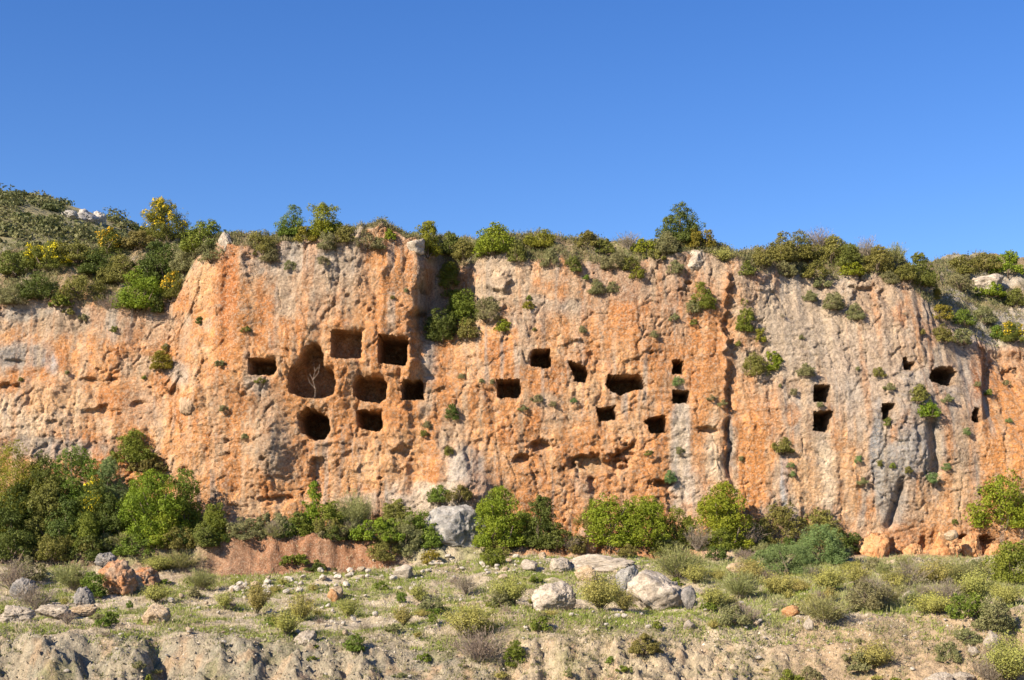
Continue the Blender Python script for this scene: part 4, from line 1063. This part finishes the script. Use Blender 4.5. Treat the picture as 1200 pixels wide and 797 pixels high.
# ---- low shrubs on the slope in front
FG = 'low shrubs on the stony slope'
FORE = [
    ('spurge', 300, 676, 716, 34, 'upright yellow-green spurge left of centre on the slope'),
    ('spurge', 182, 682, 704, 38, 'yellow-green cushion behind the cream boulder'),
    ('spurge', 185, 646, 668, 44, 'yellowish bush right of the red outcrop'),
    ('feather', 212, 642, 668, 44, 'hay-coloured feathery bush right of the yellowish one by the red outcrop'),
    ('feather', 84, 656, 690, 44, 'feathery bush left of the red outcrop'),
    ('green', 110, 670, 698, 30, 'green bush at the left foot of the red outcrop'),
    ('grey', 30, 652, 680, 44, 'grey-green bush near the left edge in front of the thicket'),
    ('dry', 12, 652, 690, 44, 'bare grey shrub at the left edge in front of the thicket'),
    ('dry', 40, 680, 716, 50, 'brown twiggy shrub low at the left edge'),
    ('feather', 235, 665, 690, 36, 'thin feathery tuft under the red bank'),
    ('spurge', 262, 690, 712, 24, 'small yellow spurge left of the upright one'),
    ('spurge', 352, 696, 726, 36, 'yellow spurge among stones left of centre'),
    ('spurge', 335, 712, 742, 40, 'yellow spurge at the brink above the grey bank'),
    ('spurge', 408, 698, 722, 30, 'yellow spurge among the scattered stones at centre left'),
    ('spurge', 472, 708, 732, 26, 'sparse yellow spurge in the stony centre'),
    ('spurge', 492, 682, 704, 26, 'sparse yellow spurge near the strip of pale rubble'),
    ('spurge', 552, 700, 748, 66, 'broad yellow-green shrub above the grey twiggy bush'),
    ('dry', 562, 728, 776, 74, 'grey twiggy bush, largest bare one on the lower slope'),
    ('dry', 545, 672, 694, 34, 'pinkish dry bush in the rubble strip'),
    ('spurge', 598, 668, 706, 44, 'yellow-green shrub left of the rounded pale boulder'),
    ('grey', 585, 690, 710, 36, 'grey-green low bush beside the rounded pale boulder'),
    ('spurge', 704, 668, 712, 60, 'yellow-green shrub between the two pale boulders'),
    ('spurge', 733, 690, 716, 26, 'yellow tuft at the left foot of the angular boulder'),
    ('spurge', 838, 684, 712, 40, 'pale yellow shrub right of the angular boulder'),
    ('feather', 870, 668, 700, 50, 'hay-green feathery shrub in the flat right of the angular boulder'),
    ('spurge', 880, 650, 684, 40, 'yellow-green shrub before the blue-green feathery bushes'),
    ('spurge', 916, 668, 696, 50, 'yellowish shrub under the left blue-green feathery bush'),
    ('spurge', 972, 660, 690, 50, 'yellowish shrub under the right blue-green feathery bush'),
    ('grey', 1018, 682, 712, 50, 'pale silvery bush of upright twigs in the right field'),
    ('dry', 1028, 674, 712, 44, 'leafless pale twigs beside the silvery bush'),
    ('spurge', 1005, 660, 682, 34, 'yellow-green bush at the foot of the pale wall'),
    ('dry', 1066, 652, 686, 50, 'brown-grey dry bush in the right field'),
    ('spurge', 1050, 664, 690, 36, 'green-yellow bush left of the dry one in the right field'),
    ('spurge', 1100, 652, 684, 54, 'yellow-green bush under the orange blocks'),
    ('feather', 1124, 652, 684, 46, 'hay-coloured bush under the orange blocks'),
    ('dry', 1112, 674, 704, 46, 'grey dry bush in front of the orange blocks'),
    ('spurge', 1146, 660, 700, 50, 'yellowish bush left of the grass-green bush'),
    ('spurge', 1095, 692, 718, 50, 'yellow spurge patch in the right field'),
    ('feather', 968, 694, 730, 56, 'dry feathery bush left of the silvery bush'),
    ('spurge', 950, 694, 718, 34, 'pale yellow shrub right of the orange stone'),
    ('green', 1136, 694, 724, 46, 'dark green shrub on the brink at the right'),
    ('grey', 1165, 700, 736, 44, 'grey-green shrub on the brink at the far right'),
    ('spurge', 1180, 680, 708, 44, 'yellowish shrub at the far right field edge'),
    ('spurge', 1024, 744, 782, 54, 'yellow-green shrub on the bare soil slope'),
    ('grey', 1010, 764, 784, 46, 'grey-green low shrub at the foot of the one on bare soil'),
    ('grey', 1112, 752, 774, 34, 'blue-grey rosette on the bare soil slope'),
    ('grey', 1132, 736, 754, 34, 'grey cushion above the white stones at the lower right'),
    ('spurge', 1184, 738, 800, 60, 'tall yellow-green shrub in the lower right corner'),
    ('dry', 1160, 764, 800, 50, 'straw-coloured shrub left of the lower right corner'),
    ('olive', 756, 742, 764, 40, 'olive plant on the beige bank below the boulders'),
    ('green', 634, 722, 738, 24, 'small green plant at the brink below the rounded boulder'),
    ('grey', 505, 698, 714, 28, 'grey tuft in the stony centre'),
    ('green', 415, 742, 762, 26, 'green plant at the brink of the grey bank'),
    ('green', 604, 750, 780, 24, 'green and reddish plant beside the grey twiggy bush'),
    ('dry', 876, 706, 730, 40, 'dry brush on the slope left of the orange stone'),
    ('grey', 862, 708, 730, 36, 'grey-green brush left of the orange stone'),
    ('green', 128, 716, 730, 22, 'green tuft on the grass left of the cream boulder'),
    ('dry', 78, 714, 730, 22, 'little dry brush on the grass near the pale ledge'),
    ('grey', 950, 780, 797, 26, 'blue-grey tuft at the bottom edge on bare soil'),
    ('green', 925, 784, 806, 36, 'green cushion cut by the bottom edge'),
]
for st, u, vt, vb, w, lab in FORE: plant(st, u, vt, vb, w, lab, FG, flowers=.2 if st == 'spurge' and w > 30 and 'ellow spurge' in lab else 0, cat='shrub')

# ---- the right-hand field of like spurges
for i in range(46):
    u, vb = rnd.uniform(840, 1200), rnd.uniform(664, 716)
    h = rnd.uniform(10, 20)
    plant(rnd.choice(['spurge', 'spurge', 'feather', 'grey', 'dry']), u, vb - h, vb, rnd.uniform(14, 30), 'one of the low yellowish herbs filling the field at the right', 'low herbs in the right field', small=True)
for i in range(60):
    u, vb = rnd.uniform(0, 860), rnd.uniform(676, 742)
    h = rnd.uniform(5, 12)
    plant(rnd.choice(['spurge', 'green', 'green', 'grey', 'dry']), u, vb - h, vb, rnd.uniform(9, 22), 'small low herb among the stones of the slope', 'small herbs among the stones', small=True)
for i in range(26):
    u, vb = rnd.uniform(0, 1200), rnd.uniform(745, 800)
    h = rnd.uniform(4, 10)
    plant(rnd.choice(['spurge', 'green', 'grey', 'dry']), u, vb - h, vb, rnd.uniform(8, 22), 'small herb rooted on the bare eroded bank', 'herbs on the eroded bank', small=True)

# ---- bare sapling in the bottle-shaped cave
rs = np.random.default_rng(8)
parts = []
for pts in ([(0, 0, 0), (.02, 0, .5), (-.12, 0, 1.0), (0, .05, 1.5), (-.1, 0, 2.1)], [(-.12, 0, 1.0), (.2, 0, 1.4), (.28, 0, 1.9)], [(.02, 0, .5), (-.3, .1, .85), (-.4, 0, 1.15)], [(0, .05, 1.5), (.2, 0, 1.75)], [(-.12, 0, 1.0), (-.3, 0, 1.35)]):
    parts.append(tube(pts, 0.017, 0.008))
V_, F_ = join(parts)
p = ray(368, 466)
sap = link('bare_sapling', build_mesh('bare_sapling', V_, F_, M_WOOD, True, np.tile((0.27, 0.215, 0.17), (len(V_), 1))), None, (p[0], p[1] + .35, p[2] + .05))
tag(sap, 'bare pale sapling standing in the tall bottle-shaped cave', 'sapling')

# ------------------------------------------------------------------ rocks
def rock_mesh(name, seed, cols, flat=0.0, cuts=9, sub=4, rough=1.0):
    r = np.random.default_rng(seed)
    bm = bmesh.new(); bmesh.ops.create_icosphere(bm, subdivisions=sub, radius=1)
    V = np.array([v.co[:] for v in bm.verts]); Fc = np.array([[v.index for v in f.verts] for f in bm.faces]); bm.free()
    D = V.copy(); rad = np.ones(len(V)) * 1.15
    for i in range(cuts):
        n = r.normal(size=3); n /= np.linalg.norm(n); d = r.uniform(0.62, 0.95)
        dot = D @ n
        rad = np.where(dot > 0.05, np.minimum(rad, d / np.maximum(dot, 0.05)), rad)
    s = seed * 3.7
    rad = rad * (1 + rough * (0.10 * fbm(D[:, 0] * 1.6 + s, D[:, 1] * 1.6, D[:, 2] * 1.6, oct=3, seed=3) + 0.075 * fbm(D[:, 0] * 5 + s, D[:, 1] * 5, D[:, 2] * 5, oct=4, seed=5) + 0.03 * fbm(D[:, 0] * 17 + s, D[:, 1] * 17, D[:, 2] * 17, oct=2, seed=6)))
    cr = fbm(D[:, 0] * 2.3 + s, D[:, 1] * 2.3, D[:, 2] * 2.3, oct=2, seed=9)
    rad -= rough * 0.09 * np.exp(-(cr / 0.05) ** 2)
    P = D * rad[:, None]
    P[:, 2] *= 1 - flat
    P /= np.abs(P).max(0)
    k = np.clip(0.5 + 0.9 * fbm(D[:, 0] * 2 + s, D[:, 1] * 2, D[:, 2] * 2, oct=4, seed=7), 0, 1)[:, None]
    c = np.array(cols[0]) * (1 - k) + np.array(cols[1]) * k
    return build_mesh(name, P, Fc, M_STONE, sub > 3, c)
GREY = ((0.21, 0.20, 0.185), (0.38, 0.36, 0.325))
PALE = ((0.34, 0.285, 0.22), (0.52, 0.45, 0.36))
CREAM = ((0.42, 0.30, 0.18), (0.54, 0.43, 0.30))
ORNG = ((0.48, 0.22, 0.09), (0.56, 0.34, 0.17))
DARK = ((0.15, 0.145, 0.14), (0.34, 0.31, 0.28))
REDR = ((0.42, 0.185, 0.075), (0.36, 0.26, 0.18))
def rock(name, u, vt, vb, w, seed, cols, label, cat='boulder', depth=0.8, group=None, rz=0.0, Y=None, sink=0.4, rough=1.0, cuts=9):
    p = ray(u, vb) if Y is None else ((u - 600) / F * Y, Y, (VH - vb) / F * Y)
    wm, hm = w / F * p[1], (vb - vt) / F * p[1]
    o = link(name, rock_mesh(name, seed, cols, rough=rough, cuts=cuts, sub=5 if w > 24 else 4), None, (p[0], p[1] + wm * depth * .35, p[2] + hm * (0.5 - sink * .5)), (0, 0, rz), (wm / 2, wm * depth / 2, hm * (0.5 + sink * .5)))
    return tag(o, label, cat, group)
rock('boulder', 532, 590, 638, 78, 3, GREY, 'big rounded grey boulder resting at the foot of the cliff', depth=.9, rough=.9, cuts=4)
rock('boulder', 653, 677, 714, 60, 2, PALE, 'rounded pale boulder on the slope, left of the angular one')
rock('boulder', 774, 667, 712, 78, 14, PALE, 'large angular pale boulder with a sloping top', rz=.2)
rock('boulder', 733, 662, 690, 34, 4, GREY, 'smaller grey block leaning at the left of the angular boulder')
rock('boulder', 808, 686, 712, 20, 5, DARK, 'dark chunk at the right foot of the angular boulder')
rock('boulder', 180, 706, 727, 36, 6, CREAM, 'cream boulder alone on the grass at the left')
rock('boulder', 94, 687, 713, 32, 7, DARK, 'craggy dark grey rock left of the cream boulder', rough=1.6)
YO = ray(136, 692)[1]
rock('rock_outcrop', 134, 655, 694, 48, 8, REDR, 'red and grey outcrop standing before the left thicket', 'outcrop', rough=1.5, cuts=9)
rock('boulder', 122, 647, 668, 26, 45, DARK, 'craggy grey rock capping the left of the red outcrop', rough=1.6, sink=.1, Y=YO + .15)
rock('boulder', 150, 672, 692, 44, 47, CREAM, 'buff slab leaning on the right of the red outcrop', rough=1.3)
rock('boulder', 165, 664, 688, 40, 9, REDR, 'low reddish rock at the right foot of the outcrop', rough=1.5)
rock('boulder', 928, 709, 722, 22, 10, ORNG, 'bright orange stone lying on the green slope')
rock('boulder', 356, 737, 753, 28, 11, PALE, 'pale pinkish stone at the brink of the grey bank')
rock('boulder', 866, 659, 672, 28, 12, CREAM, 'flat cream slab in the grass right of the feathery shrub')
rock('boulder', 686, 614, 644, 34, 13, REDR, 'reddish-brown rock between dark and bright bushes at the cliff foot')
rock('rock_ledge', 705, 648, 668, 108, 15, PALE, 'long pale ledge of rock behind the boulders', 'ledge', depth=.4, rough=.9, cuts=14)
rock('rock_ledge', 656, 653, 668, 32, 16, PALE, 'pale slab left of the long ledge', 'ledge')
rock('rock_ledge', 690, 662, 680, 34, 17, CREAM, 'yellowish slab in front of the long ledge', 'ledge')
rock('rock_ledge', 622, 655, 666, 24, 18, PALE, 'small whitish slab right of the round green ball', 'ledge')
rock('rock_ledge', 14, 709, 727, 50, 19, PALE, 'low pale ledge cut by the left edge of the picture', 'ledge', depth=.5, rough=1.8)
rock('rock_ledge', 58, 708, 722, 50, 43, PALE, 'low pale ledge right of the one at the left edge', 'ledge', depth=.5, rough=1.8)
rock('rock_ledge', 96, 707, 719, 38, 44, CREAM, 'low buff ledge, rightmost of three leading in from the left edge', 'ledge', depth=.5, rough=1.8)
rock('boulder', 25, 676, 702, 34, 20, DARK, 'dark rock among the twiggy shrubs at the left edge', rough=1.5)
rock('boulder', 1162, 739, 760, 20, 21, PALE, 'white upright stone at the lower right')
rock('boulder', 1142, 757, 766, 14, 22, PALE, 'small white stone left of the upright white one')
rock('boulder', 1104, 788, 806, 40, 23, PALE, 'flat white stone at the bottom edge, left of a pair')
rock('boulder', 1130, 784, 800, 30, 24, PALE, 'white stone at the bottom edge, right of a pair')
rock('boulder', 1068, 692, 706, 20, 25, PALE, 'pale stone in the herbs of the right field')
rock('boulder', 950, 724, 738, 16, 26, PALE, 'white stone on the slope right of the orange one')
rock('boulder', 472, 661, 676, 24, 27, PALE, 'pale block at the upper end of the rubble strip')
rock('boulder', 392, 684, 698, 20, 28, CREAM, 'cream-coloured stone in the middle of the rubble strip')
rock('boulder', 390, 690, 704, 14, 30, ORNG, 'orange-tinted stone in the rubble below the red bank')
rock('boulder', 808, 726, 738, 18, 31, PALE, 'whitish flat stone at the brink below the angular boulder')
rock('boulder', 1030, 622, 656, 44, 32, ORNG, 'rounded orange block at the foot of the right wall, beside the dark bush', Y=79.5, rough=1.7)
rock('boulder', 1112, 622, 656, 48, 33, ORNG, 'wide orange block at the foot of the right wall', Y=79.6, rough=1.7)
rock('boulder', 1142, 624, 652, 30, 34, ORNG, 'orange block leaning beside a dark hollow at the wall foot', Y=79.7, rough=1.7)
rock('boulder', 1115, 620, 630, 20, 35, CREAM, 'flat cream slab lying on the wide orange block', Y=78.6)
rock('boulder', 1168, 634, 656, 30, 36, ORNG, 'low orange block under the bright bush at the right edge', Y=79.6, rough=1.7)
rock('boulder', 1072, 636, 656, 26, 37, ORNG, 'small orange block between the bigger ones at the wall foot', Y=79.6, rough=1.7)
rock('boulder', 816, 290, 312, 38, 38, PALE, 'pale boulder perched on the rim below the big round tree')
rock('boulder', 1158, 316, 338, 44, 39, PALE, 'pale rock showing among bushes near the right skyline')
rock('boulder', 264, 270, 290, 20, 40, PALE, 'pale knob of rock on the corner of the buttress')
rock('boulder', 488, 276, 292, 24, 41, PALE, 'grey-white knob at the right end of the buttress top')
rock('boulder', 220, 452, 478, 26, 42, ((0.40, 0.28, 0.18), (0.48, 0.34, 0.22)), 'brown block sticking out of the wall left of the caves')
# white outcrop on the hill
def hill_pt(u, v):
    for y in np.arange(95, 150, 0.5):
        x = (u - 600) / F * y
        if float(hill_z(x, y)) >= (VH - v) / F * y: return x, y, float(hill_z(x, y))
    return (u - 600) / F * 150, 150, float(hill_z((u - 600) / F * 150, 150))
for i, (u, v, w, h, lab) in enumerate([(82, 252, 26, 10, 'white rock at the left end of the bare outcrop on the far hill'), (101, 255, 30, 15, 'white rock in the middle of the bare outcrop on the far hill'), (117, 258, 24, 17, 'white rock at the right end of the bare outcrop on the far hill')]):
    x, y, z = hill_pt(u, v + 4)
    o = link('rock_outcrop', rock_mesh('rock_outcrop', 60 + i, ((0.34, 0.32, 0.29), (0.50, 0.47, 0.43)), rough=1.6), None, (x, y, z + h / F * y * .25), (0, 0, i), (w / F * y * .55, w / F * y * .4, h / F * y * .65))
    tag(o, lab, 'outcrop', 'white rocks on the far hill')

# loose stones: eight shapes, copied
protos = [rock_mesh('loose_stone', 100 + i, ((0.54, 0.48, 0.39), (0.72, 0.66, 0.56)) if i % 4 < 3 else ((0.46, 0.34, 0.22), (0.56, 0.46, 0.33)), flat=.2, cuts=7, sub=2) for i in range(8)]
def stone(u, v, s, lab, grp):
    x, y, z = ray(u, v)
    a = s / F * y / 2
    o = link('loose_stone', rnd.choice(protos), None, (x, y, z + a * .15), (rnd.uniform(-.3, .3), rnd.uniform(-.3, .3), rnd.uniform(0, 6.28)), (a * rnd.uniform(.8, 1.3), a, a * rnd.uniform(.5, .9)))
    tag(o, lab, 'stone', grp)
n_st = 0
while n_st < 130:                                                      # the strip of rubble below the red bank
    u = rnd.uniform(270, 640); v = 690 - (u - 300) * 0.12 + rnd.gauss(0, 6) if u < 520 else 660 + rnd.gauss(0, 7)
    stone(u, v, rnd.choice([3, 4, 5, 6, 8, 11]) * rnd.uniform(.8, 1.15), 'pale stone of the rubble strip below the red earth bank', 'stones of the rubble strip'); n_st += 1
for i in range(100):
    stone(rnd.uniform(180, 900), rnd.uniform(684, 742), rnd.choice([3, 4, 4, 5, 6, 8]), 'pale loose stone scattered on the grassy slope', 'stones scattered on the slope')
for i in range(34):
    stone(rnd.uniform(880, 1195), rnd.uniform(690, 797), rnd.choice([3, 4, 5, 7, 9]), 'whitish loose stone on the bare soil at the right', 'stones on the bare soil')
for i in range(26):
    stone(rnd.uniform(0, 640), rnd.uniform(742, 797), rnd.choice([3, 4, 5, 7]), 'stone lodged in the eroded grey bank', 'stones in the eroded bank')

# ------------------------------------------------------------------ stuff: grass, dry herbs, hillside scrub, gravel
def scatter_blades(name, pts, L, wid, ca, cb, seed, per, rad, label, cat):
    r = np.random.default_rng(seed)
    P = np.repeat(pts, per, 0); n = len(P)
    P = P + r.normal(size=(n, 3)) * np.array((rad, rad, 0))
    D = r.normal(size=(n, 3)) * 0.55 + np.array((0, 0, 1.0))
    V, Fc = blades(P, D, L, wid, r)
    o = link(name, build_mesh(name, V, Fc, M_LEAF, False, tone(r, n, ca, cb, P), 'FACE'))
    return tag(o, label, cat, kind='stuff')
def ground_pts(n, seed, thr, ylo, yhi, xlo=-27, xhi=27, s=2.4, sd=31):
    r = np.random.default_rng(seed)
    x = r.uniform(xlo, xhi, n); y = r.uniform(ylo, yhi, n)
    k = fbm(x / s, y / s, oct=4, seed=sd) > thr + r.normal(size=n) * .12
    x, y = x[k], y[k]
    z = ground_z(x, y)[0]
    return np.stack([x, y, z - 0.01], 1)
scatter_blades('grass', ground_pts(34000, 1, -0.12, 55.0, 75), 0.15, 0.16, (0.160, 0.200, 0.032), (0.310, 0.345, 0.075), 2, 8, .12, 'short green grass in patches over the stony slope', 'grass')
scatter_blades('dry_grass', ground_pts(13000, 3, 0.0, 55.2, 78, sd=77), 0.20, 0.09, (0.33, 0.285, 0.155), (0.52, 0.46, 0.28), 4, 6, .10, 'straw-coloured dry grass over the stony slope', 'grass')
scatter_blades('field_grass', ground_pts(7000, 5, -0.25, 57.5, 78, xlo=9, xhi=30, sd=78), 0.26, 0.09, (0.22, 0.22, 0.08), (0.43, 0.40, 0.19), 6, 8, .12, 'yellow-green grass filling the field at the right', 'grass')
scatter_blades('bank_grass', ground_pts(6000, 9, 0.05, 51.8, 56.5, sd=80, xlo=-8, xhi=22), 0.16, 0.1, (0.24, 0.215, 0.10), (0.38, 0.33, 0.19), 10, 6, .09, 'dry grass on the eroded bank at the middle and right', 'grass')
scatter_blades('bank_weeds', ground_pts(7000, 7, 0.12, 51.8, 56.5, sd=79), 0.11, 0.2, (0.10, 0.13, 0.03), (0.17, 0.19, 0.05), 8, 7, .08, 'green weeds sprouting on the eroded bank', 'weeds')
# herbs over the slope on top of the cliff
r = np.random.default_rng(21)
sel = r.integers(0, NT * nc, 30000)
ii, jj = NW + sel // nc, sel % nc
k = (np.abs(cx[jj]) < 33) & (fbm(X[ii, jj] / 1.5, Zall[ii, jj] / 1.5, oct=3, seed=141) > -0.15 + 0.25 * r.normal(size=len(ii)) * .5 - 0.15 * (ii - NW) / NT)
tp = np.stack([X[ii, jj], Yall[ii, jj], Zall[ii, jj]], 1)[k]
scatter_blades('rim_grass', tp[::2], 0.24, 0.10, (0.19, 0.18, 0.075), (0.34, 0.30, 0.15), 22, 6, .10, 'dry yellowish grass covering the slope on top of the cliff', 'grass')
q = tp[1::4]; q = np.repeat(q, 6, 0) + r.normal(size=(len(q) * 6, 3)) * np.array((.16, .16, .09)) + np.array((0, 0, .1))
V_, F_ = quads(q, r.normal(size=q.shape) + np.array((0, -.4, .6)), 0.12, 0.5, r)
o = link('rim_herbs', build_mesh('rim_herbs', V_, F_, M_LEAF, False, tone(r, len(q), (0.085, 0.10, 0.03), (0.17, 0.175, 0.06), q), 'FACE'))
tag(o, 'low green herbs covering the slope on top of the cliff', 'herbs', kind='stuff')
# scrub on the far hill: clumps too many and too small to count
r = np.random.default_rng(31)
cl = 1900
x = r.uniform(-95, -28, cl); y = r.uniform(96, 153, cl)
z = hill_z(x, y)
keep = ~((uv(x, y, z)[0] > 66) & (uv(x, y, z)[0] < 130) & (uv(x, y, z)[1] > 242) & (uv(x, y, z)[1] < 270))
x, y, z = x[keep], y[keep], z[keep]
patch = fbm(x / 8, y / 8, oct=3, seed=151)
rad = r.uniform(0.3, 1.1, len(x)) * np.where(r.uniform(size=len(x)) < .25, 1.9, 1) * np.where(patch > 0.15, 0.45, 1) * (1 - .35 * sstep(130, 150, y))
per = 110
D = r.normal(size=(len(x) * per, 3)); D[:, 2] = np.abs(D[:, 2]); D /= np.linalg.norm(D, axis=1)[:, None]
C3 = np.repeat(np.stack([x, y, z], 1), per, 0)
ro = 1 + .3 * perlin(D[:, 0] * 2 + C3[:, 0], D[:, 1] * 2 + C3[:, 1], D[:, 2] * 2)
P_ = C3 + D * (np.repeat(rad, per) * r.uniform(.75, 1.05, len(D)) * ro)[:, None] * np.array((1, 1, .85))
V_, F_ = quads(P_, D + r.normal(size=D.shape) * .5, 0.30, 0.6, r)
mixk = np.repeat(r.uniform(size=len(x)), per)[:, None]
mixk = np.clip(mixk * .75 + .4 * (np.repeat(patch, per)[:, None] > .1), 0, 1)
c = np.array((0.07, 0.09, 0.024)) * (1 - mixk) + np.array((0.22, 0.205, 0.085)) * mixk
o = link('hillside_scrub', build_mesh('hillside_scrub', V_, F_, M_LEAF, False, c * r.uniform(.75, 1.25, len(c))[:, None], 'FACE'))
tag(o, 'dark and pale scrub covering the hill behind the cliff', 'scrub', kind='stuff')
# gravel
r = np.random.default_rng(41)
gp = ground_pts(42000, 43, -0.05, 54.5, 75.5, sd=35, s=1.3)
D0 = np.array([(1, 0, 0), (0, 1, 0), (-1, 0, 0), (0, -1, 0), (0, 0, 1)], float)
F0 = np.array([(0, 1, 4), (1, 2, 4), (2, 3, 4), (3, 0, 4)])
sz = .022 + .075 * r.beta(1, 3.5, len(gp))
V_ = (gp[:, None, :] + (D0[None] * r.uniform(.6, 1.3, (len(gp), 5, 3)) + r.normal(size=(len(gp), 5, 3)) * .15) * sz[:, None, None]).reshape(-1, 3)
F_ = (np.arange(len(gp))[:, None, None] * 5 + F0[None]).reshape(-1, 3)
o = link('gravel', build_mesh('gravel', V_, F_, M_STONE, False, np.repeat(np.array((0.58, 0.50, 0.39)) * r.uniform(.65, 1.15, len(gp))[:, None], 5, 0)))
tag(o, 'fine pale gravel strewn over the slope', 'gravel', kind='stuff')
gp = ground_pts(9000, 47, -0.3, 51.5, 57, sd=36, s=1.1)
sz = .02 + .11 * r.beta(1, 3.5, len(gp))
V_ = (gp[:, None, :] + (D0[None] * r.uniform(.6, 1.3, (len(gp), 5, 3)) + r.normal(size=(len(gp), 5, 3)) * .2) * sz[:, None, None]).reshape(-1, 3)
F_ = (np.arange(len(gp))[:, None, None] * 5 + F0[None]).reshape(-1, 3)
o = link('soil_clods', build_mesh('soil_clods', V_, F_, M_GROUND, False, np.repeat(np.array((0.33, 0.275, 0.19)) * r.uniform(.75, 1.2, len(gp))[:, None], 5, 0)))
tag(o, 'crumbled clods of soil on the eroded bank', 'soil clods', kind='stuff')
